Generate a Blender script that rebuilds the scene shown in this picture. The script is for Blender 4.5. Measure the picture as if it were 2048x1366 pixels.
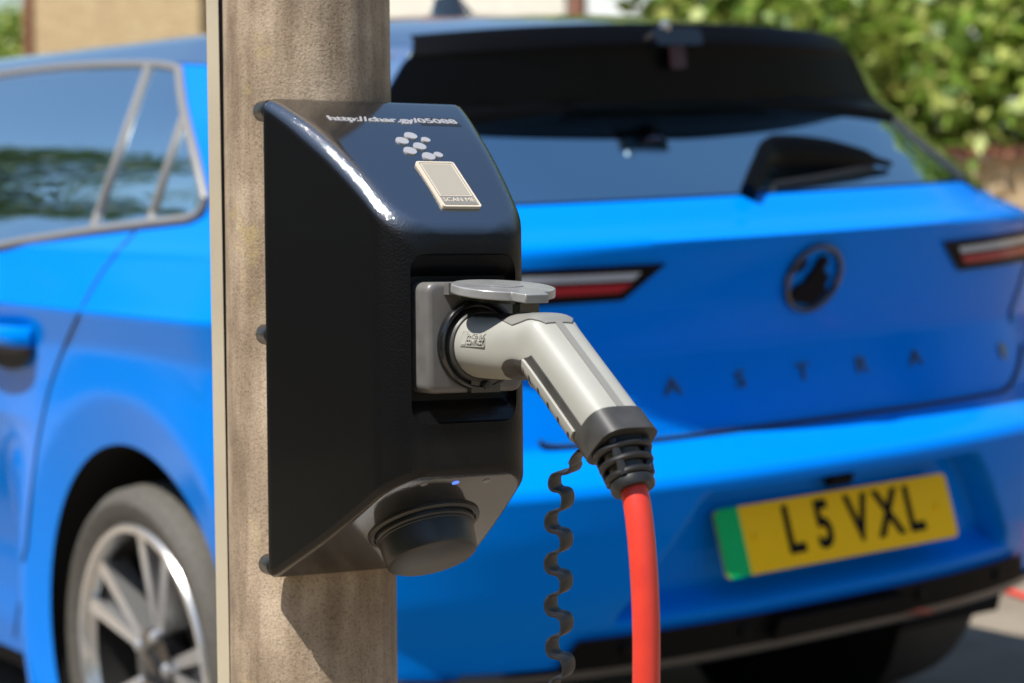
import bpy, bmesh, math, random
import numpy as np
from mathutils import Matrix, Vector
for o in list(bpy.data.objects): bpy.data.objects.remove(o)
random.seed(7); rng = np.random.default_rng(7)
scn = bpy.context.scene
col = scn.collection

# ------------------------------------------------------------------ camera
FPX, PITCH, ROLL, CAMH = 4375.7, .0632, .0110, 1.0931
cam_d = bpy.data.cameras.new('camera'); cam = bpy.data.objects.new('camera', cam_d); col.objects.link(cam)
Uh = Vector((0, math.sin(PITCH), math.cos(PITCH))); Dh = Vector((0, math.cos(PITCH), -math.sin(PITCH))); Xh = Vector((1, 0, 0))
right = Xh*math.cos(ROLL) - Uh*math.sin(ROLL); upv = Xh*math.sin(ROLL) + Uh*math.cos(ROLL)
M = Matrix.Identity(4)
for i in range(3): M[i][0] = right[i]; M[i][1] = upv[i]; M[i][2] = -Dh[i]
M[2][3] = CAMH
cam.matrix_world = M
cam_d.sensor_width = 36; cam_d.sensor_fit = 'HORIZONTAL'; cam_d.lens = 36*FPX/2048
cam_d.clip_start = .05; cam_d.clip_end = 2000
cam_d.dof.use_dof = True; cam_d.dof.focus_distance = 1.455; cam_d.dof.aperture_fstop = 8.0
scn.camera = cam
# ------------------------------------------------------------------ light
SUN_AZ, SUN_EL = math.radians(50), math.radians(61)     # azimuth: to the left of the line from the post to the camera
sdir = Vector((-math.sin(SUN_AZ)*math.cos(SUN_EL), -math.cos(SUN_AZ)*math.cos(SUN_EL), math.sin(SUN_EL)))
w = bpy.data.worlds.new('World'); scn.world = w; w.use_nodes = True
nt = w.node_tree; bg = nt.nodes['Background']
sky = nt.nodes.new('ShaderNodeTexSky'); sky.sky_type = 'NISHITA'; sky.sun_disc = False
sky.sun_elevation = SUN_EL; sky.sun_rotation = math.atan2(sdir.x, sdir.y) % (2*math.pi)
sky.air_density = 1.5; sky.dust_density = .5; sky.ozone_density = 5.0
nt.links.new(sky.outputs[0], bg.inputs[0]); bg.inputs[1].default_value = .082
sd = bpy.data.lights.new('sun', 'SUN'); sd.energy = 5.0; sd.angle = math.radians(.5); sd.color = (1, .95, .87)
so = bpy.data.objects.new('sun', sd); col.objects.link(so); so.rotation_euler = sdir.to_track_quat('Z', 'Y').to_euler()
scn.view_settings.view_transform = 'Standard'; scn.view_settings.look = 'None'
scn.view_settings.exposure = 0.62; scn.view_settings.gamma = 1
scn.render.engine = 'CYCLES'
scn.cycles.use_denoising = True
scn.cycles.max_bounces = 8; scn.cycles.glossy_bounces = 5; scn.cycles.transparent_max_bounces = 12
scn.cycles.sample_clamp_indirect = 6

# ------------------------------------------------------------------ materials
def mat(name, base, rough=.5, metal=0., coat=0., coat_rough=.03, spec=.5, bump=None, vary=None, sss=None, emit=None, trans=None):
    m = bpy.data.materials.new(name); m.use_nodes = True; n = m.node_tree.nodes; l = m.node_tree.links
    b = n['Principled BSDF']
    b.inputs['Base Color'].default_value = (*base, 1); b.inputs['Roughness'].default_value = rough
    b.inputs['Metallic'].default_value = metal; b.inputs['Coat Weight'].default_value = coat
    b.inputs['Coat Roughness'].default_value = coat_rough; b.inputs['Specular IOR Level'].default_value = spec
    tc = n.new('ShaderNodeTexCoord')
    if vary:      # (scale, amount, second colour)
        tx = n.new('ShaderNodeTexNoise'); tx.inputs['Scale'].default_value = vary[0]; tx.inputs['Detail'].default_value = 6
        l.new(tc.outputs['Object'], tx.inputs['Vector'])
        rp = n.new('ShaderNodeValToRGB'); rp.color_ramp.elements[0].position = .35; rp.color_ramp.elements[1].position = .68
        rp.color_ramp.elements[0].color = (*base, 1); rp.color_ramp.elements[1].color = (*vary[1], 1)
        l.new(tx.outputs[0], rp.inputs[0]); l.new(rp.outputs[0], b.inputs['Base Color'])
    if bump:      # (scale, strength, distance)
        tx = n.new('ShaderNodeTexNoise'); tx.inputs['Scale'].default_value = bump[0]; tx.inputs['Detail'].default_value = 3
        l.new(tc.outputs['Object'], tx.inputs['Vector'])
        bp = n.new('ShaderNodeBump'); bp.inputs['Strength'].default_value = bump[1]; bp.inputs['Distance'].default_value = bump[2]
        l.new(tx.outputs[0], bp.inputs['Height']); l.new(bp.outputs[0], b.inputs['Normal'])
        if coat: l.new(bp.outputs[0], b.inputs['Coat Normal'])
    if emit:
        b.inputs['Emission Color'].default_value = (*emit[0], 1); b.inputs['Emission Strength'].default_value = emit[1]
    return m

def nodes_of(m): return m.node_tree.nodes, m.node_tree.links, m.node_tree.nodes['Principled BSDF']

MAT = {}
MAT['paint'] = mat('blue car paint', (.0, .19, .74), .09, .0, .0, .02, .22)
MAT['paint'].node_tree.nodes['Principled BSDF'].inputs['Specular Tint'].default_value = (.06, .38, 1, 1)
MAT['rear_glass'] = mat('tinted rear glass', (.40, .60, .70), .02, 1., .0)
MAT['gloss_black'] = mat('gloss black trim', (.004, .004, .005), .25, 0, 1, .02)
MAT['roof_black'] = mat('black roof paint', (.85, .92, 1.), .06, 1., .0)
MAT['satin_black'] = mat('satin black spoiler', (.002, .002, .0024), .4, 0, .03, .1, .08)
MAT['glass'] = mat('tinted car glass', (.62, .76, .84), .02, 1., .0)
MAT['black_plastic'] = mat('black bumper plastic', (.004, .004, .0045), .55, 0, .03, .06, .06)
MAT['seal_gap'] = mat('black rubber and gap shade', (.006, .006, .008), .6)  # rubber parts, and the shade painted into panel gaps
MAT['trim'] = mat('satin window trim', (.20, .195, .19), .5, .1)
MAT['tyre'] = mat('tyre rubber', (.085, .078, .066), .75, bump=(90, .3, .003), vary=(120, (.055, .051, .044)))
MAT['tread'] = mat('tyre tread rubber', (.02, .02, .02), .8)
MAT['alloy'] = mat('machined alloy', (.62, .62, .62), .25, .8, .4, .05)
MAT['alloy_dark'] = mat('dark alloy pocket', (.018, .017, .016), .4, .2, .1)
MAT['liner'] = mat('wheel arch liner', (.004, .004, .004), .95)
MAT['red_lens'] = mat('red lamp lens', (.36, .0, .012), .2, 0, .35, .02, .2)
MAT['brake_lens'] = mat('dark red lamp lens', (.05, .004, .004), .2, 0, .2)
MAT['clear_lens'] = mat('clear lamp lens', (.34, .37, .42), .2, .1, .5, .02)
MAT['plate_yellow'] = mat('yellow plate', (1., .56, .0), .4, 0, .08, .05, .15)
MAT['plate_green'] = mat('green plate band', (.0, .46, .12), .4, 0, .08, .05, .15)
MAT['plate_black'] = mat('plate characters', (.004, .004, .004), .5, spec=.1)
MAT['unit'] = mat('black moulded plastic', (.0035, .0035, .0042), .42, 0, 1., .07, .16, bump=(600, .40, .0009))
def moulded(m):      # glossy top, front and foot, matt flanks
    n, l, b = nodes_of(m); tc = [x for x in n if x.type == 'TEX_COORD'][0]; b.inputs['Coat IOR'].default_value = 4.0
    sx = n.new('ShaderNodeSeparateXYZ'); l.new(tc.outputs['Normal'], sx.inputs[0])
    ab = n.new('ShaderNodeMath'); ab.operation = 'ABSOLUTE'; l.new(sx.outputs[0], ab.inputs[0])
    az0 = n.new('ShaderNodeMath'); az0.operation = 'ABSOLUTE'; l.new(sx.outputs[2], az0.inputs[0])
    mr = n.new('ShaderNodeMapRange'); mr.inputs[1].default_value = .22; mr.inputs[2].default_value = .62; mr.inputs[3].default_value = .03; mr.inputs[4].default_value = 1.
    l.new(sx.outputs[2], mr.inputs[0])
    md = n.new('ShaderNodeMapRange'); md.inputs[1].default_value = -.70; md.inputs[2].default_value = -.84; md.inputs[3].default_value = 0.; md.inputs[4].default_value = .6; l.new(sx.outputs[2], md.inputs[0])
    sm_ = n.new('ShaderNodeMath'); sm_.operation = 'ADD'; l.new(mr.outputs[0], sm_.inputs[0]); l.new(md.outputs[0], sm_.inputs[1])
    so_ = n.new('ShaderNodeSeparateXYZ'); l.new(tc.outputs['Object'], so_.inputs[0]); zo = n.new('ShaderNodeMath'); zo.operation = 'ABSOLUTE'; l.new(so_.outputs[2], zo.inputs[0])
    mz = n.new('ShaderNodeMapRange'); mz.inputs[1].default_value = .060; mz.inputs[2].default_value = .072; mz.inputs[3].default_value = .10; mz.inputs[4].default_value = 1.; l.new(zo.outputs[0], mz.inputs[0])
    mu = n.new('ShaderNodeMath'); mu.operation = 'MULTIPLY'; l.new(sm_.outputs[0], mu.inputs[0]); l.new(mz.outputs[0], mu.inputs[1]); l.new(mu.outputs[0], b.inputs['Coat Weight'])
    az = n.new('ShaderNodeMath'); az.operation = 'ABSOLUTE'; l.new(sx.outputs[2], az.inputs[0])
    m3 = n.new('ShaderNodeMapRange'); m3.inputs[1].default_value = .70; m3.inputs[2].default_value = .82; m3.inputs[3].default_value = 1.; m3.inputs[4].default_value = .12; l.new(az.outputs[0], m3.inputs[0])
    m4_ = n.new('ShaderNodeMapRange'); m4_.inputs[1].default_value = .86; m4_.inputs[2].default_value = .96; m4_.inputs[3].default_value = .42; m4_.inputs[4].default_value = .03; l.new(ab.outputs[0], m4_.inputs[0])
    mm = n.new('ShaderNodeMath'); mm.operation = 'MULTIPLY'; l.new(m3.outputs[0], mm.inputs[0]); l.new(m4_.outputs[0], mm.inputs[1])
    bp = [x for x in n if x.type == 'BUMP'][0]; l.new(mm.outputs[0], bp.inputs['Strength'])
moulded(MAT['unit'])
MAT['unit_plain'] = mat('black plastic', (.012, .012, .013), .38, 0, .2, .2)
MAT['knob'] = mat('black matt cap', (.006, .0058, .0058), .45, 0, .14, .35); MAT['knob'].node_tree.nodes['Principled BSDF'].inputs['Coat IOR'].default_value = 2.2
MAT['flange'] = mat('grey socket plastic', (.10, .095, .092), .40, vary=(60, (.135, .13, .125)))
MAT['ring'] = mat('socket bezel', (.008, .008, .009), .22, 0, .5, .1)
MAT['lid'] = mat('grey lid plastic', (.20, .20, .20), .24, spec=.9, vary=(70, (.26, .26, .26)), bump=(700, .06, .0004))
MAT['handle'] = mat('pale grey plug plastic', (.30, .297, .268), .46, vary=(25, (.335, .332, .30)), bump=(900, .05, .0003))
MAT['dark_grey'] = mat('dark grey plug plastic', (.030, .029, .028), .45, vary=(60, (.052, .05, .048)), bump=(800, .08, .0004))
MAT['mid_grey'] = mat('mid grey plug plastic', (.20, .195, .18), .4)
MAT['gland'] = mat('black rubber gland', (.016, .016, .017), .38, bump=(900, .1, .0004))
MAT['strap'] = mat('dark rubber strap', (.014, .014, .015), .36)
MAT['cable'] = mat('red cable sheath', (.66, .045, .026), .42, vary=(40, (.57, .036, .022)), bump=(500, .05, .0004))
MAT['silver'] = mat('raised silver print', (.52, .51, .52), .35, .5)
MAT['label'] = mat('cream label', (.52, .46, .37), .5, spec=.2)
MAT['label_panel'] = mat('plain label panel', (.30, .275, .235), .5, spec=.2)
MAT['label_grey'] = mat('label print', (.17, .165, .155), .5)
MAT['cream'] = mat('cream trunking', (.60, .54, .41), .5, vary=(8, (.50, .44, .33)))
MAT['steel'] = mat('zinc steel', (.5, .5, .5), .3, .9)
MAT['led_off'] = mat('unlit indicator', (.16, .15, .15), .2, 0, .5)
MAT['led_on'] = mat('lit blue indicator', (.05, .1, .6), .2, 0, 0, emit=((.10, .22, 1.), .8))

def concrete():
    m = mat('weathered concrete', (.4, .3, .2), .85); n, l, b = nodes_of(m)
    tc = [x for x in n if x.type == 'TEX_COORD'][0]
    def noise(scale, detail, vec, rough=.6):
        t = n.new('ShaderNodeTexNoise'); t.inputs['Scale'].default_value = scale; t.inputs['Detail'].default_value = detail
        t.inputs['Roughness'].default_value = rough; l.new(vec, t.inputs['Vector']); return t.outputs[0]
    def ramp(v, stops):
        r = n.new('ShaderNodeValToRGB'); e = r.color_ramp.elements
        e[0].position, e[0].color = stops[0][0], (*stops[0][1], 1); e[1].position, e[1].color = stops[-1][0], (*stops[-1][1], 1)
        for p, c in stops[1:-1]: k = e.new(p); k.color = (*c, 1)
        l.new(v, r.inputs[0]); return r.outputs[0]
    def mix(f, a, bb, mode='MIX'):
        x = n.new('ShaderNodeMix'); x.data_type = 'RGBA'; x.blend_type = mode
        if isinstance(f, float): x.inputs[0].default_value = f
        else: l.new(f, x.inputs[0])
        for i, v in ((6, a), (7, bb)):
            if isinstance(v, tuple): x.inputs[i].default_value = (*v, 1)
            else: l.new(v, x.inputs[i])
        return x.outputs[2]
    mp = n.new('ShaderNodeMapping'); mp.inputs['Scale'].default_value = (1, 1, .12); l.new(tc.outputs['Object'], mp.inputs[0])
    base = ramp(noise(14, 5, tc.outputs['Object']), [(.28, (.22, .165, .115)), (.5, (.37, .285, .20)), (.72, (.53, .425, .315))])
    streak = ramp(noise(60, 4, mp.outputs[0]), [(.34, (.50, .45, .41)), (.62, (1, 1, 1))])
    c = mix(.75, base, streak, 'MULTIPLY')
    lich = ramp(noise(22, 3, tc.outputs['Object']), [(.63, (0, 0, 0)), (.72, (1, 1, 1))])
    rgb = n.new('ShaderNodeMath'); rgb.operation = 'MULTIPLY'; rgb.inputs[1].default_value = .45; l.new(lich, rgb.inputs[0])
    c = mix(rgb.outputs[0], c, (.40, .31, .12))
    grain = ramp(noise(520, 3, tc.outputs['Object'], .7), [(.32, (.42, .38, .35)), (.5, (1, 1, 1)), (.7, (1.0, 1.0, .98))])
    c = mix(.75, c, grain, 'MULTIPLY')
    l.new(c, b.inputs['Base Color'])
    bp = n.new('ShaderNodeBump'); bp.inputs['Strength'].default_value = .55; bp.inputs['Distance'].default_value = .0016
    l.new(noise(480, 4, tc.outputs['Object'], .7), bp.inputs['Height']); l.new(bp.outputs[0], b.inputs['Normal'])
    return m
MAT['concrete'] = concrete()

def brick_mat(name, c1, c2, mortar, scale=1.0):
    m = mat(name, c1, .9); n, l, b = nodes_of(m)
    tc = [x for x in n if x.type == 'TEX_COORD'][0]
    t = n.new('ShaderNodeTexBrick'); t.inputs['Scale'].default_value = scale
    t.inputs['Brick Width'].default_value = .225; t.inputs['Row Height'].default_value = .075; t.inputs['Mortar Size'].default_value = .008
    t.inputs['Color1'].default_value = (*c1, 1); t.inputs['Color2'].default_value = (*c2, 1); t.inputs['Mortar'].default_value = (*mortar, 1)
    mp = n.new('ShaderNodeMapping'); mp.inputs['Rotation'].default_value = (math.radians(90), 0, math.radians(90))
    l.new(tc.outputs['Object'], mp.inputs[0])
    sx = n.new('ShaderNodeSeparateXYZ'); l.new(tc.outputs['Object'], sx.inputs[0])
    ad = n.new('ShaderNodeMath'); ad.operation = 'ADD'; l.new(sx.outputs[0], ad.inputs[0]); l.new(sx.outputs[1], ad.inputs[1])
    cb = n.new('ShaderNodeCombineXYZ'); l.new(ad.outputs[0], cb.inputs[0]); l.new(sx.outputs[2], cb.inputs[1])
    l.new(cb.outputs[0], t.inputs['Vector']); l.new(t.outputs[0], b.inputs['Base Color'])
    return m
MAT['brick_yellow'] = brick_mat('yellow stock brick', (.33, .20, .085), (.48, .34, .17), (.46, .38, .28))
MAT['brick_wall'] = brick_mat('garden wall brick', (.33, .22, .11), (.42, .30, .16), (.40, .34, .25))
MAT['brick_red'] = brick_mat('red brick', (.30, .10, .06), (.38, .15, .09), (.35, .3, .25))
MAT['render_cream'] = mat('cream render', (.70, .64, .56), .9, vary=(3, (.62, .57, .5)))
MAT['render_white'] = mat('white render', (.72, .74, .74), .9, vary=(3, (.64, .67, .68)))
MAT['roof_tile'] = mat('brown roof tiles', (.16, .08, .055), .85, vary=(5, (.22, .12, .09)), bump=(40, .5, .02))
MAT['frame_white'] = mat('white window frame', (.78, .78, .76), .5)
MAT['pane'] = mat('house window glass', (.02, .025, .03), .05, 0, 1, .02)
MAT['door_red'] = mat('painted door', (.30, .04, .03), .4)
MAT['asphalt'] = mat('worn pale road', (.17, .14, .105), .9, vary=(6, (.22, .185, .14)), bump=(300, .6, .004))
MAT['paving'] = mat('sandy paving', (.28, .215, .145), .9, vary=(5, (.34, .27, .19)), bump=(200, .3, .003))
MAT['lawn'] = mat('dry lawn', (.09, .11, .035), .95, vary=(2, (.15, .15, .06)), bump=(60, .5, .02))
MAT['kerb'] = mat('granite kerb', (.36, .34, .31), .85, vary=(20, (.28, .27, .25)))
MAT['bark'] = mat('bark', (.09, .065, .045), .95)
MAT['coping'] = mat('red tile coping', (.30, .12, .07), .85, vary=(12, (.22, .10, .07)))

def leaf_mat(name, a, b2, c):
    m = mat(name, a, .45); n, l, b = nodes_of(m)
    g = n.new('ShaderNodeNewGeometry')
    r = n.new('ShaderNodeValToRGB'); e = r.color_ramp.elements
    e[0].color = (*a, 1); e[1].color = (*c, 1); k = e.new(.6); k.color = (*b2, 1)
    l.new(g.outputs['Random Per Island'], r.inputs[0]); l.new(r.outputs[0], b.inputs['Base Color'])
    tr = n.new('ShaderNodeBsdfTranslucent'); l.new(r.outputs[0], tr.inputs[0])
    mx = n.new('ShaderNodeMixShader'); mx.inputs[0].default_value = .35
    out = n['Material Output']; l.new(b.outputs[0], mx.inputs[1]); l.new(tr.outputs[0], mx.inputs[2]); l.new(mx.outputs[0], out.inputs[0])
    return m
MAT['leaf'] = leaf_mat('hedge leaf', (.07, .15, .015), (.25, .37, .05), (.66, .68, .22))
MAT['leaf_dark'] = leaf_mat('tree leaf', (.035, .075, .018), (.07, .12, .03), (.12, .16, .04))

# ------------------------------------------------------------------ mesh helpers
def link(name, me, m, parent=None, smooth=True, angle=35):
    me.materials.append(MAT[m] if isinstance(m, str) else m)
    if smooth:
        me.shade_smooth(); me.set_sharp_from_angle(angle=math.radians(angle))
    o = bpy.data.objects.new(name, me); col.objects.link(o)
    if parent is not None: o.parent = parent
    return o
def mk(name, v, f, m, parent=None, smooth=True, angle=35, fix=True):
    me = bpy.data.meshes.new(name); me.from_pydata([tuple(map(float, p)) for p in v], [], f)
    if fix:
        bm = bmesh.new(); bm.from_mesh(me); bmesh.ops.recalc_face_normals(bm, faces=bm.faces); bm.to_mesh(me); bm.free()
    me.update()
    return link(name, me, m, parent, smooth, angle)
def tag(o, label, cat, group=None, kind=None):
    if label: o['label'] = label
    if cat: o['category'] = cat
    if group: o['group'] = group
    if kind: o['kind'] = kind
    return o
def empty(name, label, cat, mw=None, group=None):
    o = bpy.data.objects.new(name, None); col.objects.link(o); o.empty_display_size = .1
    if mw is not None: o.matrix_world = mw
    return tag(o, label, cat, group)
def grid(P, close=False):
    """P: rows x cols x 3 -> verts, faces"""
    P = np.asarray(P, float); r, c = P.shape[:2]; f = []
    for i in range(r-1):
        for j in range(c if close else c-1):
            k = (j+1) % c
            f.append((i*c+j, i*c+k, (i+1)*c+k, (i+1)*c+j))
    return P.reshape(-1, 3).tolist(), f
def loft(rings, cap0=True, cap1=True):
    v, f = grid(rings, True); c = len(rings[0]); r = len(rings)
    if cap0: f.append(tuple(range(c))[::-1])
    if cap1: f.append(tuple((r-1)*c+j for j in range(c)))
    return v, f
def spline(pts, n):
    """Catmull-Rom through pts -> n points"""
    p = np.asarray(pts, float); p = np.vstack([2*p[0]-p[1], p, 2*p[-1]-p[-2]]); k = len(p)-3; out = []
    for t in np.linspace(0, k, n):
        i = min(int(t), k-1); u = t-i; a, b, c, d = p[i:i+4]
        out.append(.5*((2*b)+(-a+c)*u+(2*a-5*b+4*c-d)*u*u+(-a+3*b-3*c+d)*u**3))
    return np.array(out)
def tube(pts, r, n=12, ry=None, upn=None, closed=False, caps=True):
    pts = np.asarray(pts, float); N = len(pts); rr = np.broadcast_to(r, (N,)); r2 = rr if ry is None else np.broadcast_to(ry, (N,))
    if closed: T = np.roll(pts, -1, 0)-np.roll(pts, 1, 0)
    else: T = np.gradient(pts, axis=0)
    T /= np.linalg.norm(T, axis=1)[:, None]
    ref = np.array([0, 0, 1.]) if upn is None else np.asarray(upn, float)
    rings = []; U = None
    for i in range(N):
        t = T[i]
        if U is None or upn is not None:
            U = ref-t*(ref@t)
            if np.linalg.norm(U) < 1e-3: U = np.array([1., 0, 0])-t*t[0]
        else: U = U-t*(U@t)
        U = U/np.linalg.norm(U); V = np.cross(t, U)
        a = np.linspace(0, 2*np.pi, n, endpoint=False)
        rings.append(pts[i]+np.outer(np.cos(a)*rr[i], U)+np.outer(np.sin(a)*r2[i], V))
    if closed: rings.append(rings[0])
    return loft(rings, caps and not closed, caps and not closed)
def lathe(prof, n=48, O=(0, 0, 0), A=(0, 0, 1), closed_ends=True):
    """prof: (radius, height) pairs along axis A from O"""
    A = np.asarray(A, float); A /= np.linalg.norm(A); ref = np.array([1., 0, 0]) if abs(A[0]) < .8 else np.array([0, 1., 0])
    U = ref-A*(ref@A); U /= np.linalg.norm(U); V = np.cross(A, U); a = np.linspace(0, 2*np.pi, n, endpoint=False)
    rings = [np.asarray(O)+A*h+np.outer(np.cos(a)*r, U)+np.outer(np.sin(a)*r, V) for r, h in prof]
    return loft(rings, closed_ends, closed_ends)
def box(c, s, R=None):
    c = np.asarray(c, float); s = np.asarray(s, float)/2
    v = np.array([[x, y, z] for x in (-1, 1) for y in (-1, 1) for z in (-1, 1)])*s
    if R is not None: v = v @ np.asarray(R).T
    return (v+c).tolist(), [(0, 1, 3, 2), (4, 6, 7, 5), (0, 4, 5, 1), (2, 3, 7, 6), (0, 2, 6, 4), (1, 5, 7, 3)]
def join(*vf):
    V, Fc = [], []
    for v, f in vf:
        k = len(V); V += list(map(tuple, v)); Fc += [tuple(i+k for i in q) for q in f]
    return V, Fc
def prism(poly, d0, d1, frame):
    """2-D polygon extruded from d0 to d1; frame=(O,X,Y,Z)"""
    O, X, Y, Z = [np.asarray(q, float) for q in frame]; n = len(poly)
    v = [O+X*a+Y*b+Z*d for d in (d0, d1) for a, b in poly]
    f = [tuple(range(n))[::-1], tuple(range(n, 2*n))]+[(i, (i+1) % n, n+(i+1) % n, n+i) for i in range(n)]
    return [tuple(p) for p in v], f
def rrect(hw, hh, r, n=6, cx=0, cy=0):
    out = []
    for sx, sy, a0 in ((1, 1, 0), (-1, 1, 90), (-1, -1, 180), (1, -1, 270)):
        for k in range(n+1):
            a = math.radians(a0+90*k/n); out.append((cx+sx*(hw-r)+r*math.cos(a), cy+sy*(hh-r)+r*math.sin(a)))
    return out
def text(name, s, size, frame, m, parent, depth=.0005, bold=0., sx=1., align='CENTER', shear=0):
    O, X, Y, Z = [Vector(q) for q in frame]
    cu = bpy.data.curves.new(name, 'FONT'); cu.body = s; cu.size = size; cu.extrude = depth; cu.align_x = align; cu.align_y = 'CENTER'; cu.offset = bold; cu.shear = shear
    cu.resolution_u = 3
    o = bpy.data.objects.new(name, cu); col.objects.link(o)
    me = bpy.data.meshes.new_from_object(o.evaluated_get(bpy.context.evaluated_depsgraph_get()))
    bpy.data.objects.remove(o); bpy.data.curves.remove(cu)
    T = Matrix(((X.x*sx, Y.x, Z.x, O.x), (X.y*sx, Y.y, Z.y, O.y), (X.z*sx, Y.z, Z.z, O.z), (0, 0, 0, 1)))
    me.transform(T); me.materials.clear(); me.name = name
    return link(name, me, m, parent, False)
def boolean(o, cut):
    md = o.modifiers.new('b', 'BOOLEAN'); md.object = cut; md.operation = 'DIFFERENCE'; md.solver = 'EXACT'
    me = bpy.data.meshes.new_from_object(o.evaluated_get(bpy.context.evaluated_depsgraph_get()))
    o.modifiers.clear(); old = o.data; o.data = me; bpy.data.meshes.remove(old); bpy.data.objects.remove(cut)

# ------------------------------------------------------------------ frames
CM = np.array([[0.8168988, -0.57634415, -0.02244486], [0.57570115, 0.8171319, -0.02938802], [0.03527803, 0.0110855, 0.99931605]])
CO = np.array([.5528, 3.6003, 0.])
UM = np.array([[0.86935863, 0.49417726, 0.00209888], [0.49385651, -0.86893275, 0.03258262], [-0.01792538, 0.02728944, 0.99946684]])
UO = np.array([-.1064, 1.6064, .9962])
def m4(R, O):
    m = Matrix.Identity(4)
    for i in range(3):
        for j in range(3): m[i][j] = R[i][j]
        m[i][3] = O[i]
    return m
def street(x, y, z=0):      # street coordinates (x across, y along, z above the sloping ground) -> world
    p = CO+CM@np.array([x, y, 0.]); p[2] += z; return p
YAW = math.atan2(CM[1, 0], CM[0, 0])
def upright(x, y, z=0, rz=0):
    return Matrix.Translation(Vector(street(x, y, z))) @ Matrix.Rotation(YAW+rz, 4, 'Z')
def pix(px, py, Mx, O, axis, val):   # pixel of the photograph -> point on a plane of a local frame
    uu, vv = (px-1024)/FPX, (py-683)/FPX; c, s = math.cos(ROLL), math.sin(ROLL); u, v = uu*c-vv*s, uu*s+vv*c
    cp, sp = math.cos(PITCH), math.sin(PITCH); d = np.array([u, cp-v*sp, -v*cp-sp])
    o = Mx.T@(np.array([0, 0, CAMH])-O); d = Mx.T@d; t = (val-o[axis])/d[axis]; return o+t*d

# ------------------------------------------------------------------ ground
def sheet(name, x0, x1, y0, y1, z, m, parent=None):
    v = [tuple(street(x, y, z)) for x, y in ((x0, y0), (x1, y0), (x1, y1), (x0, y1))]
    return mk(name, v, [(0, 1, 2, 3)], m, parent, False)
tag(sheet('ground', -300, 300, -300, 300, -.03, 'lawn'), None, None, kind='structure')
tag(sheet('road', -1.28, 5.2, -60, 90, 0, 'asphalt'), None, None, kind='structure')
def slab(name, x0, x1, y0, y1, z0, z1, m):
    v = [tuple(street(x, y, z)) for z in (z0, z1) for x, y in ((x0, y0), (x1, y0), (x1, y1), (x0, y1))]
    return mk(name, v, [(3, 2, 1, 0), (4, 5, 6, 7), (0, 1, 5, 4), (1, 2, 6, 5), (2, 3, 7, 6), (3, 0, 4, 7)], m, None, False)
tag(slab('pavement_near', -4.2, -1.43, -60, 90, -.02, .11, 'paving'), None, None, kind='structure')
tag(slab('kerb_near', -1.428, -1.28, -60, 90, -.02, .115, 'kerb'), None, None, kind='structure')
tag(slab('kerb_far', 5.2, 5.348, -60, 90, -.02, .115, 'kerb'), None, None, kind='structure')
tag(slab('pavement_far', 5.35, 7.0, -60, 90, -.02, .11, 'paving'), None, None, kind='structure')

# ================================================================== PARKED CAR
car = empty('parked_car', 'bright blue hatchback with black roof parked behind the charging post', 'car', m4(CM, CO))
# body skin: rows of (z, half width W, rear y, corner depth B, corner exponent n)
ROWS = np.array([
 (.17, .77, .17, .46, 2.7), (.25, .785, .085, .46, 2.7), (.33, .792, .045, .46, 2.7), (.430, .808, .022, .46, 2.7), (.50, .826, -.008, .46, 2.7), (.60, .854, -.026, .46, 2.7), (.665, .873, -.032, .46, 2.7), (.680, .877, -.026, .458, 2.7),
 (.692, .880, -.004, .455, 2.7), (.722, .889, .066, .43, 2.6), (.728, .889, .072, .43, 2.6), (.80, .893, .086, .44, 2.5), (.858, .900, .100, .45, 2.5),
 (.865, .901, .099, .45, 2.5), (.93, .918, .073, .48, 2.4), (.940, .919, .070, .48, 2.4), (.948, .914, .067, .48, 2.4), (1.03, .867, .034, .52, 2.3), (1.041, .862, .031, .53, 2.25),
 (1.050, .850, .046, .53, 2.25), (1.066, .835, .085, .53, 2.25), (1.10, .810, .130, .52, 2.25), (1.14, .800, .205, .48, 2.4), (1.18, .787, .280, .45, 2.5), (1.22, .769, .350, .40, 2.6), (1.25, .750, .418, .36, 2.7), (1.262, .742, .425, .35, 2.7),
 (1.30, .712, .425, .33, 2.7), (1.36, .656, .425, .30, 2.7), (1.378, .635, .418, .30, 2.7), (1.392, .615, .440, .30, 2.7), (1.410, .590, .52, .30, 2.8), (1.428, .535, .62, .30, 2.8), (1.442, .44, .76, .3, 2.6), (1.451, .25, .92, .28, 2.4), (1.455, .08, 1.03, .2, 2.3), (1.456, .01, 1.08, .1, 2.2)])
ZT = np.arange(.17, 1.4565, .0005); TAB = np.stack([np.interp(ZT, ROWS[:, 0], ROWS[:, k]) for k in (1, 2, 3, 4)], 1)
KER = np.exp(-.5*(np.arange(-60, 61)*.0005/.012)**2); KER /= KER.sum()
for k in range(4):
    pad = np.concatenate([np.full(60, TAB[0, k]), TAB[:, k], np.full(60, TAB[-1, k])]); sm = np.convolve(pad, KER, 'valid')
    keep = np.zeros(len(ZT))
    for c, wd_ in ((.672, .03), (.725, .03), (.86, .025), (.943, .025), (1.043, .03), (1.10, .03), (1.256, .035), (1.385, .035)): keep = np.maximum(keep, np.exp(-((ZT-c)/wd_)**4))
    TAB[:, k] = TAB[:, k]*keep+sm*(1-keep)
def row(z): return [np.interp(z, ZT, TAB[:, k]) for k in range(4)]
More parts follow.
